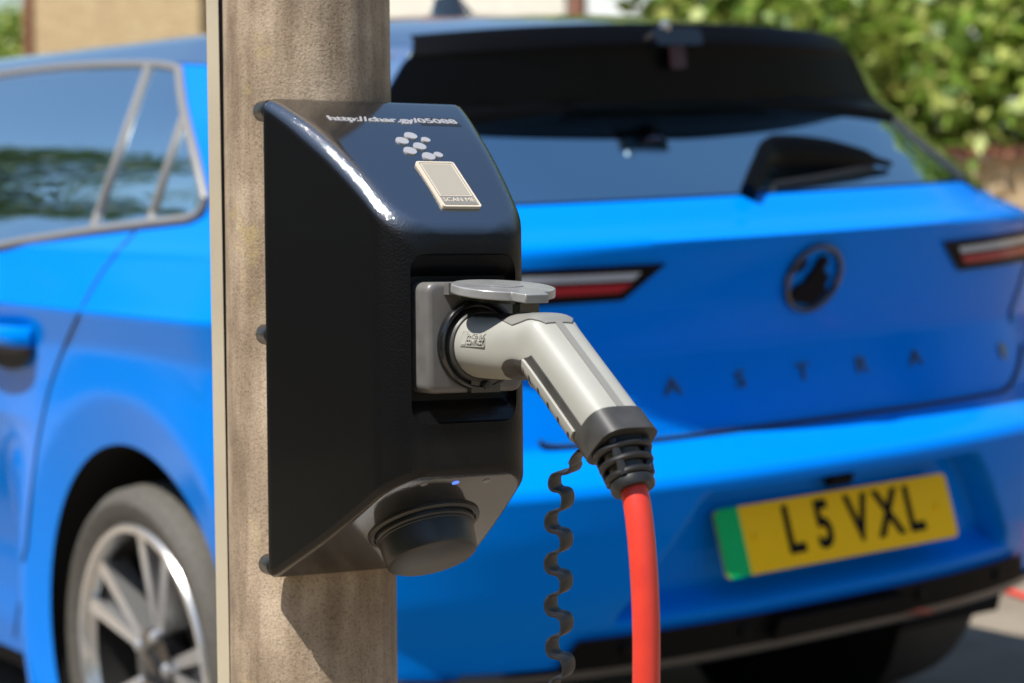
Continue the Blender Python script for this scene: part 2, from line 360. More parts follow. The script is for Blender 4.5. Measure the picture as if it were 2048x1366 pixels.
def S(z, s, off=0.):
    """skin point; s in [-1,1] runs across the tail, |s|>1 runs forward along the flank in metres"""
    W, Y, B, n = row(z); sg = -1 if s < 0 else 1; a = abs(s)
    if a <= 1:
        th = a*np.pi/2; x = W*np.sin(th)**(2/n); y = Y+B*(1-max(np.cos(th), 0)**(2/n))
    else: x = W; y = Y+B+(a-1)
    if z > 1.26: z = z-.085*x*x*min((z-1.26)/.12, 1)*float(np.clip((1.05-y)/.5, 0, 1))
    if y > 2.35:        # windscreen, bonnet and nose
        if z > 1.0: z = 1.0+(z-1.0)*float(np.clip(1-(y-2.35)/.80, .03, 1))
        if y > 3.3: x *= 1-.30*((y-3.3)/.7)**2; z -= (z-.45)*.35*((y-3.3)/.7)**2 if z > .45 else 0
    return np.array([sg*x, y, z])
def S_x(x, z): 
    W, Y, B, n = row(z); a = min(abs(x)/W, 1); return math.copysign(math.asin(a**(n/2))/(np.pi/2), x)
def S_y(y, z):
    W, Y, B, n = row(z)
    if y >= Y+B: return 1+(y-Y-B)
    c = (1-(y-Y)/B)**(n/2); return math.acos(min(max(c, -1), 1))/(np.pi/2)
def SN(z, s, off):
    p = S(z, s); e = 1e-3; t1 = S(z+e, s)-S(z-e, s); t2 = S(z, s+e)-S(z, s-e); nn = np.cross(t2, t1); nn /= np.linalg.norm(nn)+1e-12
    c = p-np.array([0, 2., .8])
    if nn@c < 0: nn = -nn
    return p+nn*off
def side_hit(px, py):       # photograph pixel -> (y, z) on the car's left flank
    x = -.85
    for _ in range(12):
        q = pix(px, py, CM, CO, 0, x); s = S_y(q[1], q[2]); x = .5*x+.5*flare(S(q[2], -s))[0]
    return q[1], q[2]
def rear_hit(px, py):       # photograph pixel -> (x, z) on the tail
    y = .1
    for _ in range(14):
        q = pix(px, py, CM, CO, 1, y); s = S_x(q[0], q[2]); y = .5*y+.5*S(q[2], s)[1]
    return q[0], q[2]
LS = 3.35
tail = np.concatenate([np.linspace(0, .75, 130), np.linspace(.76, 1, 26)])
flank = np.concatenate([np.arange(1.012, 1.95, .012), np.linspace(1.965, 1+LS, 150)])
spos = np.concatenate([tail, flank]); SS = np.concatenate([-spos[::-1], spos[1:]])
def recess(p):      # number plate recess in the bumper
    x, y, z = p
    hw = .300+(.645-z)*.75; d = 0.
    if z < .655 and abs(x) < hw+.03 and y < .25:
        a = np.clip((hw-abs(x))/.014+.5, 0, 1); b = np.clip((.650-z)/.014, 0, 1)*np.clip((z-.445)/.05, 0, 1)
        a = a*a*(3-2*a); b = b*b*(3-2*b); d = .062*a*b
    return np.array([x, y+d, z])
ARCH = (.828, .335, .372); WHEEL_Y = .815
def flare(p):        # flared wheel arch, its lip leaning in towards the wheel
    p = np.array(p, float); ax = abs(p[0]); r = math.hypot(p[1]-ARCH[0]-(2.675 if p[1] > 2.15 else 0), p[2]-ARCH[1])
    if ax < .6 or r > .70: return p
    fl_ = .903-.018*np.clip((.458-r)/.09, 0, 1); t = np.clip((.68-r)/.22, 0, 1); t = t*t*(3-2*t)
    if p[1] < .50: t *= np.clip((p[1]-.30)/.20, 0, 1)
    p[0] = math.copysign(ax+(max(ax, fl_)-ax)*t if r > .458 else ax+(fl_-ax)*t, p[0]); return p
def skin(name, zs, ss, m, arch=False):
    P = np.array([[recess(S(z, s)) for s in ss] for z in zs]); v, f = grid(P)
    f = [q for q in f if not (v[q[0]][1] < .6 and abs(v[q[0]][0]) < .66 and v[q[2]][2] < .388) and not (v[q[0]][1] < .56 and v[q[2]][2] < .345)]
    if arch:
        V = np.array(v); ac = np.where(V[:, 1] > 2.15, ARCH[0]+2.675, ARCH[0]); dy, dz = V[:, 1]-ac, V[:, 2]-ARCH[1]; r = np.hypot(dy, dz)
        near = (np.abs(V[:, 0]) > .6); keep = []
        inside = near & (r < ARCH[2])
        for q in f:
            if not all(inside[i] for i in q): keep.append(q)
        for q in keep:
            for i in q:
                if inside[i]:
                    k = ARCH[2]/max(r[i], 1e-6); V[i, 1] = ac[i]+dy[i]*k; V[i, 2] = ARCH[1]+dz[i]*k; inside[i] = False; r[i] = ARCH[2]; dy[i] *= k; dz[i] *= k
        V = np.array([flare(p) for p in V])
        v, f = V.tolist(), keep
    return mk(name, v, f, m, car, True, 60, fix=False)
def zr(a, b, st): return np.unique(np.round(np.concatenate([np.arange(a, b, st), [b], [z for z in ROWS[:, 0] if a <= z <= b]]), 4))
skin('body', np.unique(np.round(np.concatenate([zr(.185, 1.378, .0135), np.arange(.43, .67, .005)]), 4)), SS, 'paint', True)
skin('roof', zr(1.366, 1.456, .006), SS, 'roof_black').location = (0, 0, .003)
nose = [S(z, s_)+np.array([0, -.004, 0]) for z in np.linspace(.19, 1.44, 24) for s_ in (-1-LS, 1+LS)]
mk('front_end', nose, [(2*i, 2*i+1, 2*i+3, 2*i+2) for i in range(23)], 'paint', car)
# sills and lower black bumper
low = np.array([(.17, .80, .20), (.20, .835, .12), (.27, .865, .060), (.33, .875, .030), (.42, .888, .016), (.434, .889, .020)])
dif = None
def dif_build():
    global dif
    P = []
    for z in np.linspace(.372, .436, 10):
        h = .50+(.436-z)*.55; s1 = S_x(h, z); P.append([SN(z, q, .010) for q in np.linspace(-s1, s1, 50)])
    dif = mk('rear_diffuser', *grid(P), 'black_plastic', car)
dif_build()
P = [[SN(z, q, o) for q in np.linspace(-.78, .78, 61)] for z, o in ((.384, .0105), (.372, .0125), (.365, .006), (.367, -.06))]
mk('bumper_lip', *grid(P), 'gloss_black', car)
for sgn in (-1, 1):
    P = [[(sgn*(np.interp(z, ROWS[:, 0], ROWS[:, 1])-.004), y, z) for y in np.linspace(1.25, 3.08, 8)] for z in np.linspace(.15, .196, 3)]
    mk('sill', *grid(P), 'black_plastic', car)
mk('underbody', *box((0, 2.0, .42), (1.15, 3.3, .12)), 'liner', car, False)
v, f = prism([(-.15, -.02), (.15, -.02), (.14, .016), (-.14, .016)], 0, .012, ((.0, .012, .408), (1, 0, 0), (0, -.25, .97), (0, -.97, -.25)))
mk('diffuser_insert', v, f, 'black_plastic', dif, False)
for x in (-.42, -.20, .20, .42):
    p = S(.5, S_x(x, .5)); mk('parking_sensor', *lathe([(.012, -.004), (.012, .004), (.009, .006)], 16, (x, S(.41, S_x(x, .41))[1]-.010, .41), (0, -1, .1)), 'satin_black', dif)
# wheels
def wheel(x, y, sg):
    c = np.array([x, y, .318]); A = (sg, 0, 0)
    t = mk('wheel', *lathe([(.255, -.10), (.300, -.105), (.313, -.085), (.317, -.02), (.317, .06), (.313, .092), (.300, .107), (.290, .112), (.270, .109), (.251, .099), (.247, .085), (.247, -.09)], 72, c, A, False), 'tyre', car)
    t.name = 'tyre'
    r = mk('rim', *lathe([(.252, .099), (.248, .105), (.238, .105), (.232, .094), (.228, .080)], 72, c, A, False), 'alloy', t)
    mk('rim_barrel', *lathe([(.229, .082), (.222, .03), (.212, -.07), (.0, -.072)], 48, c, A, False), 'liner', r)
    mk('brake_disc', *lathe([(.0, -.03), (.15, -.03), (.15, -.045), (0, -.045)], 40, c, A, False), 'alloy_dark', r)
    Yv, Zv = np.array([0, 1., 0]), np.array([0, 0, 1.]); X = np.array([sg, 0, 0.])
    for k in range(5):
        a0 = math.radians(90+72*k+14)
        for d, in ((-.21,), (.21,)):
            a = a0+d; e1 = Yv*math.cos(a)+Zv*math.sin(a); e0 = Yv*math.cos(a0+d*.35)+Zv*math.sin(a0+d*.35)
            p0, p1 = c+e0*.048, c+e1*.238; w_ = np.cross(X, (p1-p0)/np.linalg.norm(p1-p0))
            def bar(wid, h0, h1, z0, m, nm, par):
                q = [p0+X*h0-w_*wid*.7, p0+X*h0+w_*wid*.7, p1+X*h1+w_*wid, p1+X*h1-w_*wid]
                v = [tuple(t_) for t_ in q]+[tuple(t_-X*z0) for t_ in q]
                return mk(nm, v, [(0, 1, 2, 3), (7, 6, 5, 4), (0, 4, 5, 1), (1, 5, 6, 2), (2, 6, 7, 3), (3, 7, 4, 0)], m, par, False)
            bar(.0135, .072, .096, .05, 'alloy', 'spoke', r)
        e = Yv*math.cos(a0)+Zv*math.sin(a0); wv = np.cross(X, e)
        q = [c+e*.06+X*.055-wv*.018, c+e*.06+X*.055+wv*.018, c+e*.229+X*.074+wv*.047, c+e*.229+X*.074-wv*.047]
        v = [tuple(t_) for t_ in q]+[tuple(t_-X*.03) for t_ in q]
        mk('spoke_web', v, [(0, 1, 2, 3), (7, 6, 5, 4), (0, 4, 5, 1), (1, 5, 6, 2), (2, 6, 7, 3), (3, 7, 4, 0)], 'alloy_dark', r, False)
        mk('wheel_nut', *lathe([(.012, .05), (.012, .082), (.007, .088)], 8, c+e*.055, A), 'alloy', r)
    mk('hub_cap', *lathe([(.07, .03), (.066, .078), (.034, .084), (.032, .09), (.02, .093), (0, .094)], 32, c, A, False), 'gloss_black', r)
wheel(-.785, WHEEL_Y, -1); wheel(.785, WHEEL_Y, 1); wheel(-.785, WHEEL_Y+2.675, -1); wheel(.785, WHEEL_Y+2.675, 1)
for sgn in (-1, 1):
    a = np.linspace(-.35, np.pi+.35, 30)
    P = [[(sgn*x, ARCH[0]+.380*math.cos(t), ARCH[1]+.380*math.sin(t)) for t in a] for x in (.885, .80, .60)]
    mk('arch_liner', *grid(P), 'liner', car)
    P = [[(sgn*x, ARCH[0]+2.675+.380*math.cos(t), ARCH[1]+.380*math.sin(t)) for t in a] for x in (.86, .80, .60)]
    mk('arch_liner', *grid(P), 'liner', car)
    mk('arch_wall', [(sgn*.58, ARCH[0]+.40*math.cos(t), ARCH[1]+.40*math.sin(t)) for t in np.linspace(0, 2*np.pi, 24, endpoint=False)], [tuple(range(24))], 'liner', car, False)
# glass house: windows from the photograph's outlines, laid on the flank
def side_pts(pp, n, off, sgn=-1):
    q = np.array([side_hit(*p) for p in (spline(pp, n) if len(pp) > 2 else np.linspace(pp[0], pp[1], n))])
    out = np.array([flare(SN(z, -S_y(y, z), off)) for y, z in q])
    if sgn > 0: out[:, 0] *= -1
    return out
def side_patch(name, bot, top, m, off, sgn, n=24, rows=10, par=None):
    qb = spline(bot, n) if len(bot) > 2 else np.linspace(bot[0], bot[1], n)
    qt = spline(top, n) if len(top) > 2 else np.linspace(top[0], top[1], n)
    P = []
    for t in np.linspace(0, 1, rows):
        yz = [side_hit(*p) for p in qb*(1-t)+qt*t]; P.append([SN(z, -S_y(y, z), off) for y, z in yz])
    P = np.array(P)
    if sgn > 0: P[..., 0] *= -1
    return mk(name, *grid(P), m, par or car)
BOT = [(-420, 566), (-200, 530), (0, 494), (200, 462), (380, 440)]
TOP = [(-420, 240), (-200, 184), (0, 152), (140, 136), (290, 132), (360, 138)]
for sgn in (-1, 1):
    side_patch('rear_door_window', [(-200, 530), (0, 494), (190, 464)], [(-200, 176), (0, 145), (140, 130), (298, 127)], 'glass', .004, sgn)
    side_patch('front_door_window', [(-620, 600), (-420, 566), (-215, 532)], [(-560, 290), (-420, 240), (-215, 186)], 'glass', .004, sgn)
    side_patch('quarter_window', [(198, 462), (302, 450)], [(306, 132), (358, 138), (370, 232)], 'glass', .004, sgn)
    side_patch('quarter_window', [(308, 449), (380, 440), (412, 404)], [(370, 240), (372, 236), (376, 244)], 'glass', .004, sgn)
    for pp in (BOT, TOP):
        mk('window_trim', *tube(side_pts(pp, 30, .003, sgn), .0085, 8), 'trim', car)
    mk('window_trim', *tube(side_pts([(360, 138), (366, 190), (374, 236), (398, 330), (415, 402)], 20, .003, sgn), .009, 8), 'trim', car)
    mk('window_trim', *tube(side_pts([(415, 402), (402, 428), (380, 440)], 10, .003, sgn), .009, 8), 'trim', car)
    mk('window_pillar', *tube(side_pts([(300, 138), (190, 462)], 12, .004, sgn), .009, 8), 'trim', car)
    mk('window_pillar', *tube(side_pts([(371, 236), (304, 448)], 12, .004, sgn), .008, 8), 'trim', car)
    mk('shut_line_shade', *tube(side_pts([(272, 462), (205, 545), (148, 650), (105, 760), (78, 880), (62, 1000), (50, 1130), (30, 1270)], 40, -.0005, sgn), .0032, 6), 'seal_gap', car)  # black tube stands in for the shade inside the door gap
    # door handle
    hy, hz = side_hit(15, 672); p = S(hz, -S_y(hy, hz)); p[0] *= -sgn
    v, f = lathe([(0, -.008), (.05, -.006), (.062, .002)], 28, (0, 0, 0), (sgn, 0, 0)); V = np.array(v)*[1, 1.9, .72]+[p[0]+sgn*.001, p[1], p[2]-.018]
    rc = mk('handle_recess', V, f, 'seal_gap', car)
    pts = spline([(p[0]+sgn*.004, p[1]-.125, p[2]+.004), (p[0]+sgn*.03, p[1]-.09, p[2]+.006), (p[0]+sgn*.036, p[1], p[2]+.006), (p[0]+sgn*.03, p[1]+.09, p[2]+.004), (p[0]+sgn*.004, p[1]+.125, p[2]+.0)], 20)
    mk('door_handle', *tube(pts, .019, 12, .010, (0, 0, 1)), 'paint', car)
# tail glass, spoiler
def tail_patch(name, zs, hw, m, off, par=None, cols=48):
    P = []
    for z in zs:
        h = hw(z); s1 = S_x(min(h, row(z)[0]*.9999), z); P.append([SN(z, s, off) for s in np.linspace(-s1, s1, cols)])
    return mk(name, *grid(P), m, par or car)
xl = lambda z: np.interp(z, [1.10, 1.16, 1.21, 1.25], [.570, .555, .555, .565])
xs = lambda z: np.interp(z, [1.20, 1.25, 1.283, 1.36, 1.39], [.565, .567, .55, .505, .48])
rg = tail_patch('rear_window', np.linspace(1.104, 1.275, 34), xl, 'rear_glass', .004)
P = []
for t in np.concatenate([[-.02, -.01], np.linspace(0, 1, 14), [1.04]]):
    r_ = []
    for u in np.linspace(-1, 1, 49):
        zb = 1.256-.115*(u*xs(1.25))**2; z = zb+(1.386-zb)*t; x = u*xs(max(z, 1.20)); off = .002 if t < -.015 else (.012 if t < 0 else .016)
        r_.append(SN(z, S_x(x, z), off))
    P.append(r_)
sp = mk('spoiler', *grid(P), 'satin_black', car)
P = []
for sgn in (-1, 1):      # side blades of the spoiler
    P = []
    for z in np.linspace(1.085, 1.385, 20):
        s0 = S_x((xl(z) if z < 1.25 else xs(z))+.004, z); P.append([SN(z, sgn*(s0+max(.76-s0, .02)*t), .006) for t in np.linspace(0, 1, 14)])
    mk('spoiler_blade', *grid(P), 'roof_black', car)
    pts = [SN(z, sgn*S_x(xl(z)+.002, z), .006) for z in np.linspace(1.10, 1.25, 14)]
    mk('window_seal', *tube(pts, .007, 6), 'seal_gap', car)
pc = S(1.378, 0)
v, f = prism(rrect(.055, .016, .012), 0, .022, ((0, pc[1]-.010, 1.372), (1, 0, 0), (0, .35, .94), (0, -.94, .35)))
hs = mk('brake_light_housing', v, f, 'gloss_black', car)
v, f = prism(rrect(.018, .03, .008), 0, .006, ((0.0, pc[1]-.022, 1.352), (1, 0, 0), (0, .1, .99), (0, -.99, .1))); mk('high_brake_light', v, f, 'brake_lens', hs)
mk('washer_jet', *lathe([(.010, 0), (.010, .014), (.006, .02), (0, .021)], 16, (-.02, pc[1]-.015, 1.388), (0, -.4, .9)), 'steel', hs)
# shark fin
P = []
for t in np.linspace(0, 1, 12):
    y0, y1 = 1.0+.075*t, 1.19-.03*t; zz = 1.44+.062*t; hw = .022*(1-t)+.004
    P.append([(hw*math.cos(a), (y0+y1)/2+(y1-y0)/2*math.sin(a), zz) for a in np.linspace(0, 2*np.pi, 20, endpoint=False)])
mk('roof_aerial', *loft(P), 'gloss_black', car)
# wiper
def rp(px, py, off): x, z = rear_hit(px, py); return SN(z, S_x(x, z), off)
pts = spline([rp(1492, 396, .01), rp(1512, 360, .022), rp(1532, 342, .028), rp(1600, 338, .028), rp(1680, 338, .022), rp(1735, 338, .018), rp(1775, 340, .012)], 30)
wr = mk('rear_wiper', *tube(pts, np.interp(np.linspace(0, 1, 30), [0, .2, .35, .6, .8, .85, 1], [.018, .026, .036, .030, .017, .008, .006]), 12, np.interp(np.linspace(0, 1, 30), [0, .3, .8, 1], [.014, .016, .010, .005]), (0, 0, 1)), 'satin_black', car)
mk('wiper_blade', *tube(np.array([rp(1545, 380, .008), rp(1640, 364, .008), rp(1740, 344, .008)]), .007, 8), 'seal_gap', wr)
# tailgate shut line: shade of the gap put in as thin black tubes
g = [(-.545, .99)]
pp = [rear_hit(*q) for q in ((1078, 884), (1095, 893), (1150, 893), (1300, 882), (1500, 858), (1750, 825), (1960, 793), (2010, 780), (2032, 745), (2042, 690))]
ln = spline(pp, 80); mk('tailgate_gap_shade', *tube(np.array([SN(z, S_x(x, z), .001) for x, z in ln]), .0045, 6), 'seal_gap', car)
for sgn in (-1, 1):
    ln = spline([(sgn*.60, .84), (sgn*.625, .90), (sgn*.64, .95)], 12); mk('tailgate_gap_shade', *tube(np.array([SN(z, S_x(x, z), .0) for x, z in ln]), .004, 6), 'seal_gap', car)
# tail lamps
for sgn in (-1, 1):
    def lamp(name, zb, zt, xi, so, m, off, par, n=40):
        """between zb(t) and zt(t), from inner x xi to skin parameter so"""
        P = []
        for j, t in enumerate(np.linspace(0, 1, 8)):
            r_ = []
            for u in np.linspace(0, 1, n):
                z = zb(u)*(1-t)+zt(u)*t; s0 = S_x(xi(t), z); r_.append(SN(z, sgn*(s0+(so-s0)*u), off))
            P.append(r_)
        return mk(name, *grid(P), m, par)
    L = lamp('tail_lamp', lambda u: .953-.002*u, lambda u: 1.008+.004*u, lambda t: .375-.068*t, .86, 'satin_black', .005, car)
    lamp('lamp_lens', lambda u: .967+0*u, lambda u: .981+.004*u, lambda t: .385-.02*t, .84, 'red_lens', .009, L)
    lamp('light_bar', lambda u: .986+.004*u, lambda u: .998+.006*u, lambda t: .365-.012*t, .82, 'clear_lens', .009, L)
# badge: ring, disc, beast silhouette
ze = .965; pe = SN(ze, 0, .002); nz = SN(ze, 0, 1.)-SN(ze, 0, 0.); X = np.array([1., 0, 0]); Yb = np.cross(nz, X); fr = (pe, X, Yb, nz)
a = np.linspace(0, 2*np.pi, 48, endpoint=False); R_ = .0575
em = mk('emblem', *tube(np.array([pe+X*R_*math.cos(t)+Yb*R_*math.sin(t)+nz*.004 for t in a]), .0055, 10, closed=True), 'gloss_black', car)
beast = [(-.030, -.040), (.012, -.048), (.038, -.026), (.030, -.012), (.036, .004), (.022, .008), (.018, .022), (.026, .030), (.014, .040), (.0, .034), (-.004, .018), (-.014, .006), (-.018, -.006), (-.034, -.012), (-.045, -.026)]
mk('emblem_beast', *prism(beast, 0, .006, fr), 'satin_black', em, False)
mk('emblem_beast', *prism([(-.046, .012), (-.030, .018), (-.022, .034), (-.034, .036), (-.044, .026)], 0, .006, fr), 'satin_black', em, False)
for i, ch in enumerate('ASTRA'):
    x = (i-2)*.1369; z = .804; s = S_x(x, z); p = SN(z, s, .002); n_ = SN(z, s, 1.)-SN(z, s, 0.); X2 = np.cross((0, 0, 1.), n_); X2 /= np.linalg.norm(X2); Y2 = np.cross(n_, X2)
    text('badge_letter', ch, .040, (p, X2, Y2, n_), 'gloss_black', car, .002, -.0002, 1.35)
x, z = rear_hit(2002, 697); s = S_x(x, z); p = SN(z, s, .002); n_ = SN(z, s, 1.)-SN(z, s, 0.); X2 = np.cross((0, 0, 1.), n_); X2 /= np.linalg.norm(X2); Y2 = np.cross(n_, X2)
text('badge_letter', 'e', .06, (p, X2, Y2, n_), 'gloss_black', car, .002, .001)
# number plate
tl = .2954; Yp = np.array([0, math.sin(tl), math.cos(tl)]); Zp = np.array([0, -math.cos(tl), math.sin(tl)]); Op = np.array([0, .0008, .5591])
pl = mk('number_plate', *prism(rrect(.26, .0555, .010), -.006, 0, (Op, X, Yp, Zp)), 'plate_yellow', car)
mk('plate_band', *prism([(-.2602, .0457), (-.2572, .0527), (-.25, .0557), (-.211, .0557), (-.211, -.0557), (-.25, -.0557), (-.2572, -.0527), (-.2602, -.0457)], -.004, .0007, (Op, X, Yp, Zp)), 'plate_green', pl, False)
for ch, x in zip('L5VXL', (-.106, -.038, .041, .109, .168)):
    text('plate_character', ch, .108, (Op+X*(x+.0)+Zp*.0012+Yp*.001, X, Yp, Zp), 'plate_black', pl, .0006, .0030, .72)
for x in (-.185, .225): mk('plate_screw', *lathe([(.007, 0), (.006, .003), (0, .0035)], 14, Op+X*x+Zp*.0005, Zp), 'plate_yellow', pl)
mk('plate_light', *prism(rrect(.028, .010, .006), 0, .02, ((.01, .012, .640), X, (0, -.8, -.3), (0, .3, -.8))), 'black_plastic', car, False)

# ================================================================== LAMP POST
n_u = UM[:, 1]; up_u = UM[:, 2]
RP = .0630; GAP = .0645; SHIFT = .0166
axis_pt = UO-n_u*GAP-UM[:, 0]*SHIFT
pole = empty('lamp_post', 'weathered round concrete lamp post carrying the black charging box', 'lamp post')
def gz(x, y):      # pavement height under a world point
    lp = CM.T@(np.array([x, y, 0])-CO); return street(lp[0], lp[1], .11)[2]
t0 = -(axis_pt[2]-gz(axis_pt[0], axis_pt[1])+.03)/up_u[2]
rings = []
for t in np.linspace(t0, 4.2, 40):
    c = axis_pt+up_u*t; a = np.linspace(0, 2*np.pi, 96, endpoint=False); r_ = RP-.0012*t
    rings.append(c+np.outer(np.cos(a)*r_, UM[:, 0])+np.outer(np.sin(a)*r_, UM[:, 1]))
mk('post_shaft', *loft(rings), 'concrete', pole)
# cream cable trunking up the post, with its black backing strip
tr_ = empty('cable_trunking', 'thin cream cable trunking strip running up the side of the concrete post', 'trunking')
Lw = np.array([-1., -.09, 0]); Lw /= np.linalg.norm(Lw); Dw = np.array([.09, -1, 0]); Dw = np.array([-Lw[1], Lw[0], 0])
def strip_(name, u0, u1, d0, d1, m, dl=0.):
    v = []
    for t in (t0, 4.0):
        c = axis_pt+up_u*t+np.array([0, .02, 0]); k = dl*t
        for u, d in ((u0, d0), (u1, d0), (u1, d1), (u0, d1)): v.append(tuple(c+Lw*(u+k)+Dw*d))
    return mk(name, v, [(0, 1, 2, 3), (7, 6, 5, 4), (0, 4, 5, 1), (1, 5, 6, 2), (2, 6, 7, 3), (3, 7, 4, 0)], m, tr_, False)
strip_('trunking_cover', .0672, .0762, -.012, .012, 'cream', .004)
strip_('backing_strip', .0570, .0671, -.010, .010, 'seal_gap', .004)

# ================================================================== CHARGING BOX
unit = empty('charging_box', 'black wedge-faced charging box with silver web address fixed to the concrete post', 'charger', m4(UM, UO))
A_, H_, D_, WF = .0825, .1734, .1525, .0520
RC, RT, RB = .034, .018, .010
def prof_t(y): u = y/D_; return H_-D_*(.37*u+.27*u*u)
def prof_b(y): u = y/D_; return -H_+D_*(.47*u+.085*u*u)
def fil(y, line, slope, R):
    """inward-falling line, then an arc tangent to it and to y=D"""
    be = math.atan(slope); yc = D_-R; zc = line(yc)-R/math.cos(be); yt = yc+R*math.sin(be)
    return line(y) if y < yt else zc+math.sqrt(max(R*R-(y-yc)**2, 0))
wl = lambda y: A_-(A_-WF)*y/D_
def sec(y):
    w_ = fil(y, wl, (A_-WF)/D_, RC); zt = fil(y, lambda q: prof_t(min(q, D_)), .37+.54, RT); zb = -fil(y, lambda q: -prof_b(min(q, D_)), .47+.17, RB)
    return w_, zt, zb
ys = np.concatenate([[0, .0008, .002, .004], np.linspace(.008, D_-RC, 26), D_-RC*(1-np.sin(np.linspace(0, np.pi/2, 22)))[1:]])
rings = []
for y in ys:
    w_, zt, zb = sec(y); ins = .0025*(1-min(y/.004, 1))**2; w_ -= ins; zt -= ins; zb += ins
    pr = []
    for sx, sz, a0 in ((1, 1, 0), (-1, 1, 90), (-1, -1, 180), (1, -1, 270)):
        for k in range(9):
            r_ = .010+.005*min(y/.05, 1) if sz > 0 else .0065
            a = math.radians(a0+90*k/8); pr.append((sx*(w_-r_)+r_*math.cos(a), y, (zt if sz > 0 else zb)-sz*r_+r_*math.sin(a)))
    rings.append(pr)
bd = mk('housing', *loft(rings), 'unit', unit, True, 30)
FC = .0010           # lateral centre of the socket
rings = []
for y, hx, z1, z0 in ((D_-.014, .0388, .0440, -.0400), (D_-.0132, .0396, .0450, -.0410), (D_-.009, .0402, .0475, -.0440), (D_-.005, .0406, .0520, -.0480), (D_-.002, .0408, .0580, -.0540), (D_+.012, .0410, .0660, -.0620)):
    pr = rrect(hx, (z1-z0)/2, .006, 6, FC, (z1+z0)/2); rings.append([(a, y, b) for a, b in pr])
cut = mk('cut', *loft(rings), 'unit', None); cut.parent = unit
bpy.context.view_layer.update(); boolean(bd, cut)
bd.data.shade_smooth(); bd.data.set_sharp_from_angle(angle=math.radians(32))
mk('shadow_saddle', *box((-.0005, -.0185, -.004), (.123, .036, .334)), 'unit_plain', unit, False)  # unseen mount block, shaped to throw its shadow down the post
for sx in (-1, 1):
    for z in (.1640, .0030, -.1640):
        mk('standoff', *lathe([(.0055, 0), (.0075, .0012), (.0075, .016), (.0068, .0172), (0, .0172)], 24, (sx*.0745, .0005, z), (0, -1, 0), False), 'unit_plain', unit)
def top_frame(x, y):
    e = 1e-4; m_ = (prof_t(y+e)-prof_t(y-e))/(2*e); t = np.array([0, 1, m_]); t /= np.linalg.norm(t); n_ = np.array([0, -t[2], t[1]])
    return np.array([x, y, prof_t(y)]), np.array([1., 0, 0]), -t, n_
def bot_frame(x, y):
    e = 1e-4; m_ = (prof_b(y+e)-prof_b(y-e))/(2*e); t = np.array([0, 1, m_]); t /= np.linalg.norm(t); n_ = np.array([0, t[2], -t[1]])
    return np.array([x, y, prof_b(y)]), np.array([1., 0, 0]), t, n_
def on_top(px, py):
    y = .08
    for _ in range(30):
        q = pix(px, py, UM, UO, 1, y); kk = np.linspace(D_, 0, 60); y = .5*y+.5*np.interp(q[2], [prof_t(k) for k in kk], kk)
    return q[0], y
def on_bot(px, py):
    y = .08
    for _ in range(30):
        q = pix(px, py, UM, UO, 1, y); yy = np.interp(q[2], [prof_b(k) for k in np.linspace(0, D_, 60)], np.linspace(0, D_, 60)); y = .5*y+.5*yy
    return q[0], y
# raised address
(xa, ya), (xb, yb) = on_top(652, 232), on_top(916, 248)
fr = top_frame((xa+xb)/2, (ya+yb)/2+.001)
tx = text('address_lettering', 'http://char.gy/05088', .0112, fr, 'silver', unit, .0006, .00025, 1.)
bb = [v.co.x for v in tx.data.vertices]; wd = max(bb)-min(bb); cxm = (max(bb)+min(bb))/2
for v in tx.data.vertices: v.co.x = (v.co.x-cxm)*(xb-xa)/wd+(xa+xb)/2
fr = top_frame(xb-.0150, (ya+yb)/2+.001)
o_ = rrect(.0165, .0072, .0008, 2); i_ = rrect(.0162, .0069, .0006, 2)
mk('number_insert', *prism(o_, -.0006, .00012, fr), 'unit_plain', unit, False)
for px, py, r_ in ((821, 273, .0048), (804, 283, .0048), (839, 294, .0048), (820, 303, .0048), (857, 314, .0048), (851, 281, .0034), (876, 311, .0034)):
    x, y = on_top(px, py); O, X_, Y_, Z_ = top_frame(x, y)
    mk('logo_dot', *lathe([(r_, -.0005), (r_, .0010), (0, .0010)], 32, O, Z_, False), 'silver', unit)
# label
c4 = [on_top(*q) for q in ((832, 330), (908, 332), (963, 418), (880, 414))]
lx = (c4[0][0]+c4[1][0]+c4[2][0]+c4[3][0])/4; ly = (c4[0][1]+c4[2][1]+c4[1][1]+c4[3][1])/4
LW, LH = .0150, .0265
fr = top_frame(lx, ly)
lb = mk('label_plate', *prism(rrect(LW, LH, .0022), -.0008, .0016, fr), 'label', unit, False)
fo = (fr[0]+fr[3]*.0016, fr[1], fr[2], fr[3])
def frame_ring(hw, hh, wd_, cy):
    o1 = rrect(hw, hh, .0008, 2, 0, cy); i1 = rrect(hw-wd_, hh-wd_, .0004, 2, 0, cy); n = len(o1); V = []
    for z in (0., .00025):
        V += [fo[0]+fo[1]*a+fo[2]*b+fo[3]*z for a, b in o1]+[fo[0]+fo[1]*a+fo[2]*b+fo[3]*z for a, b in i1]
    F_ = [(2*n+i, 2*n+(i+1) % n, 3*n+(i+1) % n, 3*n+i) for i in range(n)]+[(i, (i+1) % n, 2*n+(i+1) % n, 2*n+i) for i in range(n)]+[(n+i, 3*n+i, 3*n+(i+1) % n, n+(i+1) % n) for i in range(n)]
    return [tuple(v) for v in V], F_
mk('label_panel', *prism([(-LW+.0034, -LH+.0134), (LW-.0034, -LH+.0134), (LW-.0034, LH-.0034), (-LW+.0034, LH-.0034)], 0, .00015, fo), 'label_panel', lb, False)
mk('label_border', *frame_ring(LW-.0018, LH-.0018, .0005, 0), 'label_grey', lb, False)
mk('label_band', *prism([(-LW+.0026, -LH+.0024), (LW-.0026, -LH+.0024), (LW-.0026, -LH+.0122), (-LW+.0026, -LH+.0122)], 0, .0002, fo), 'label_grey', lb, False)
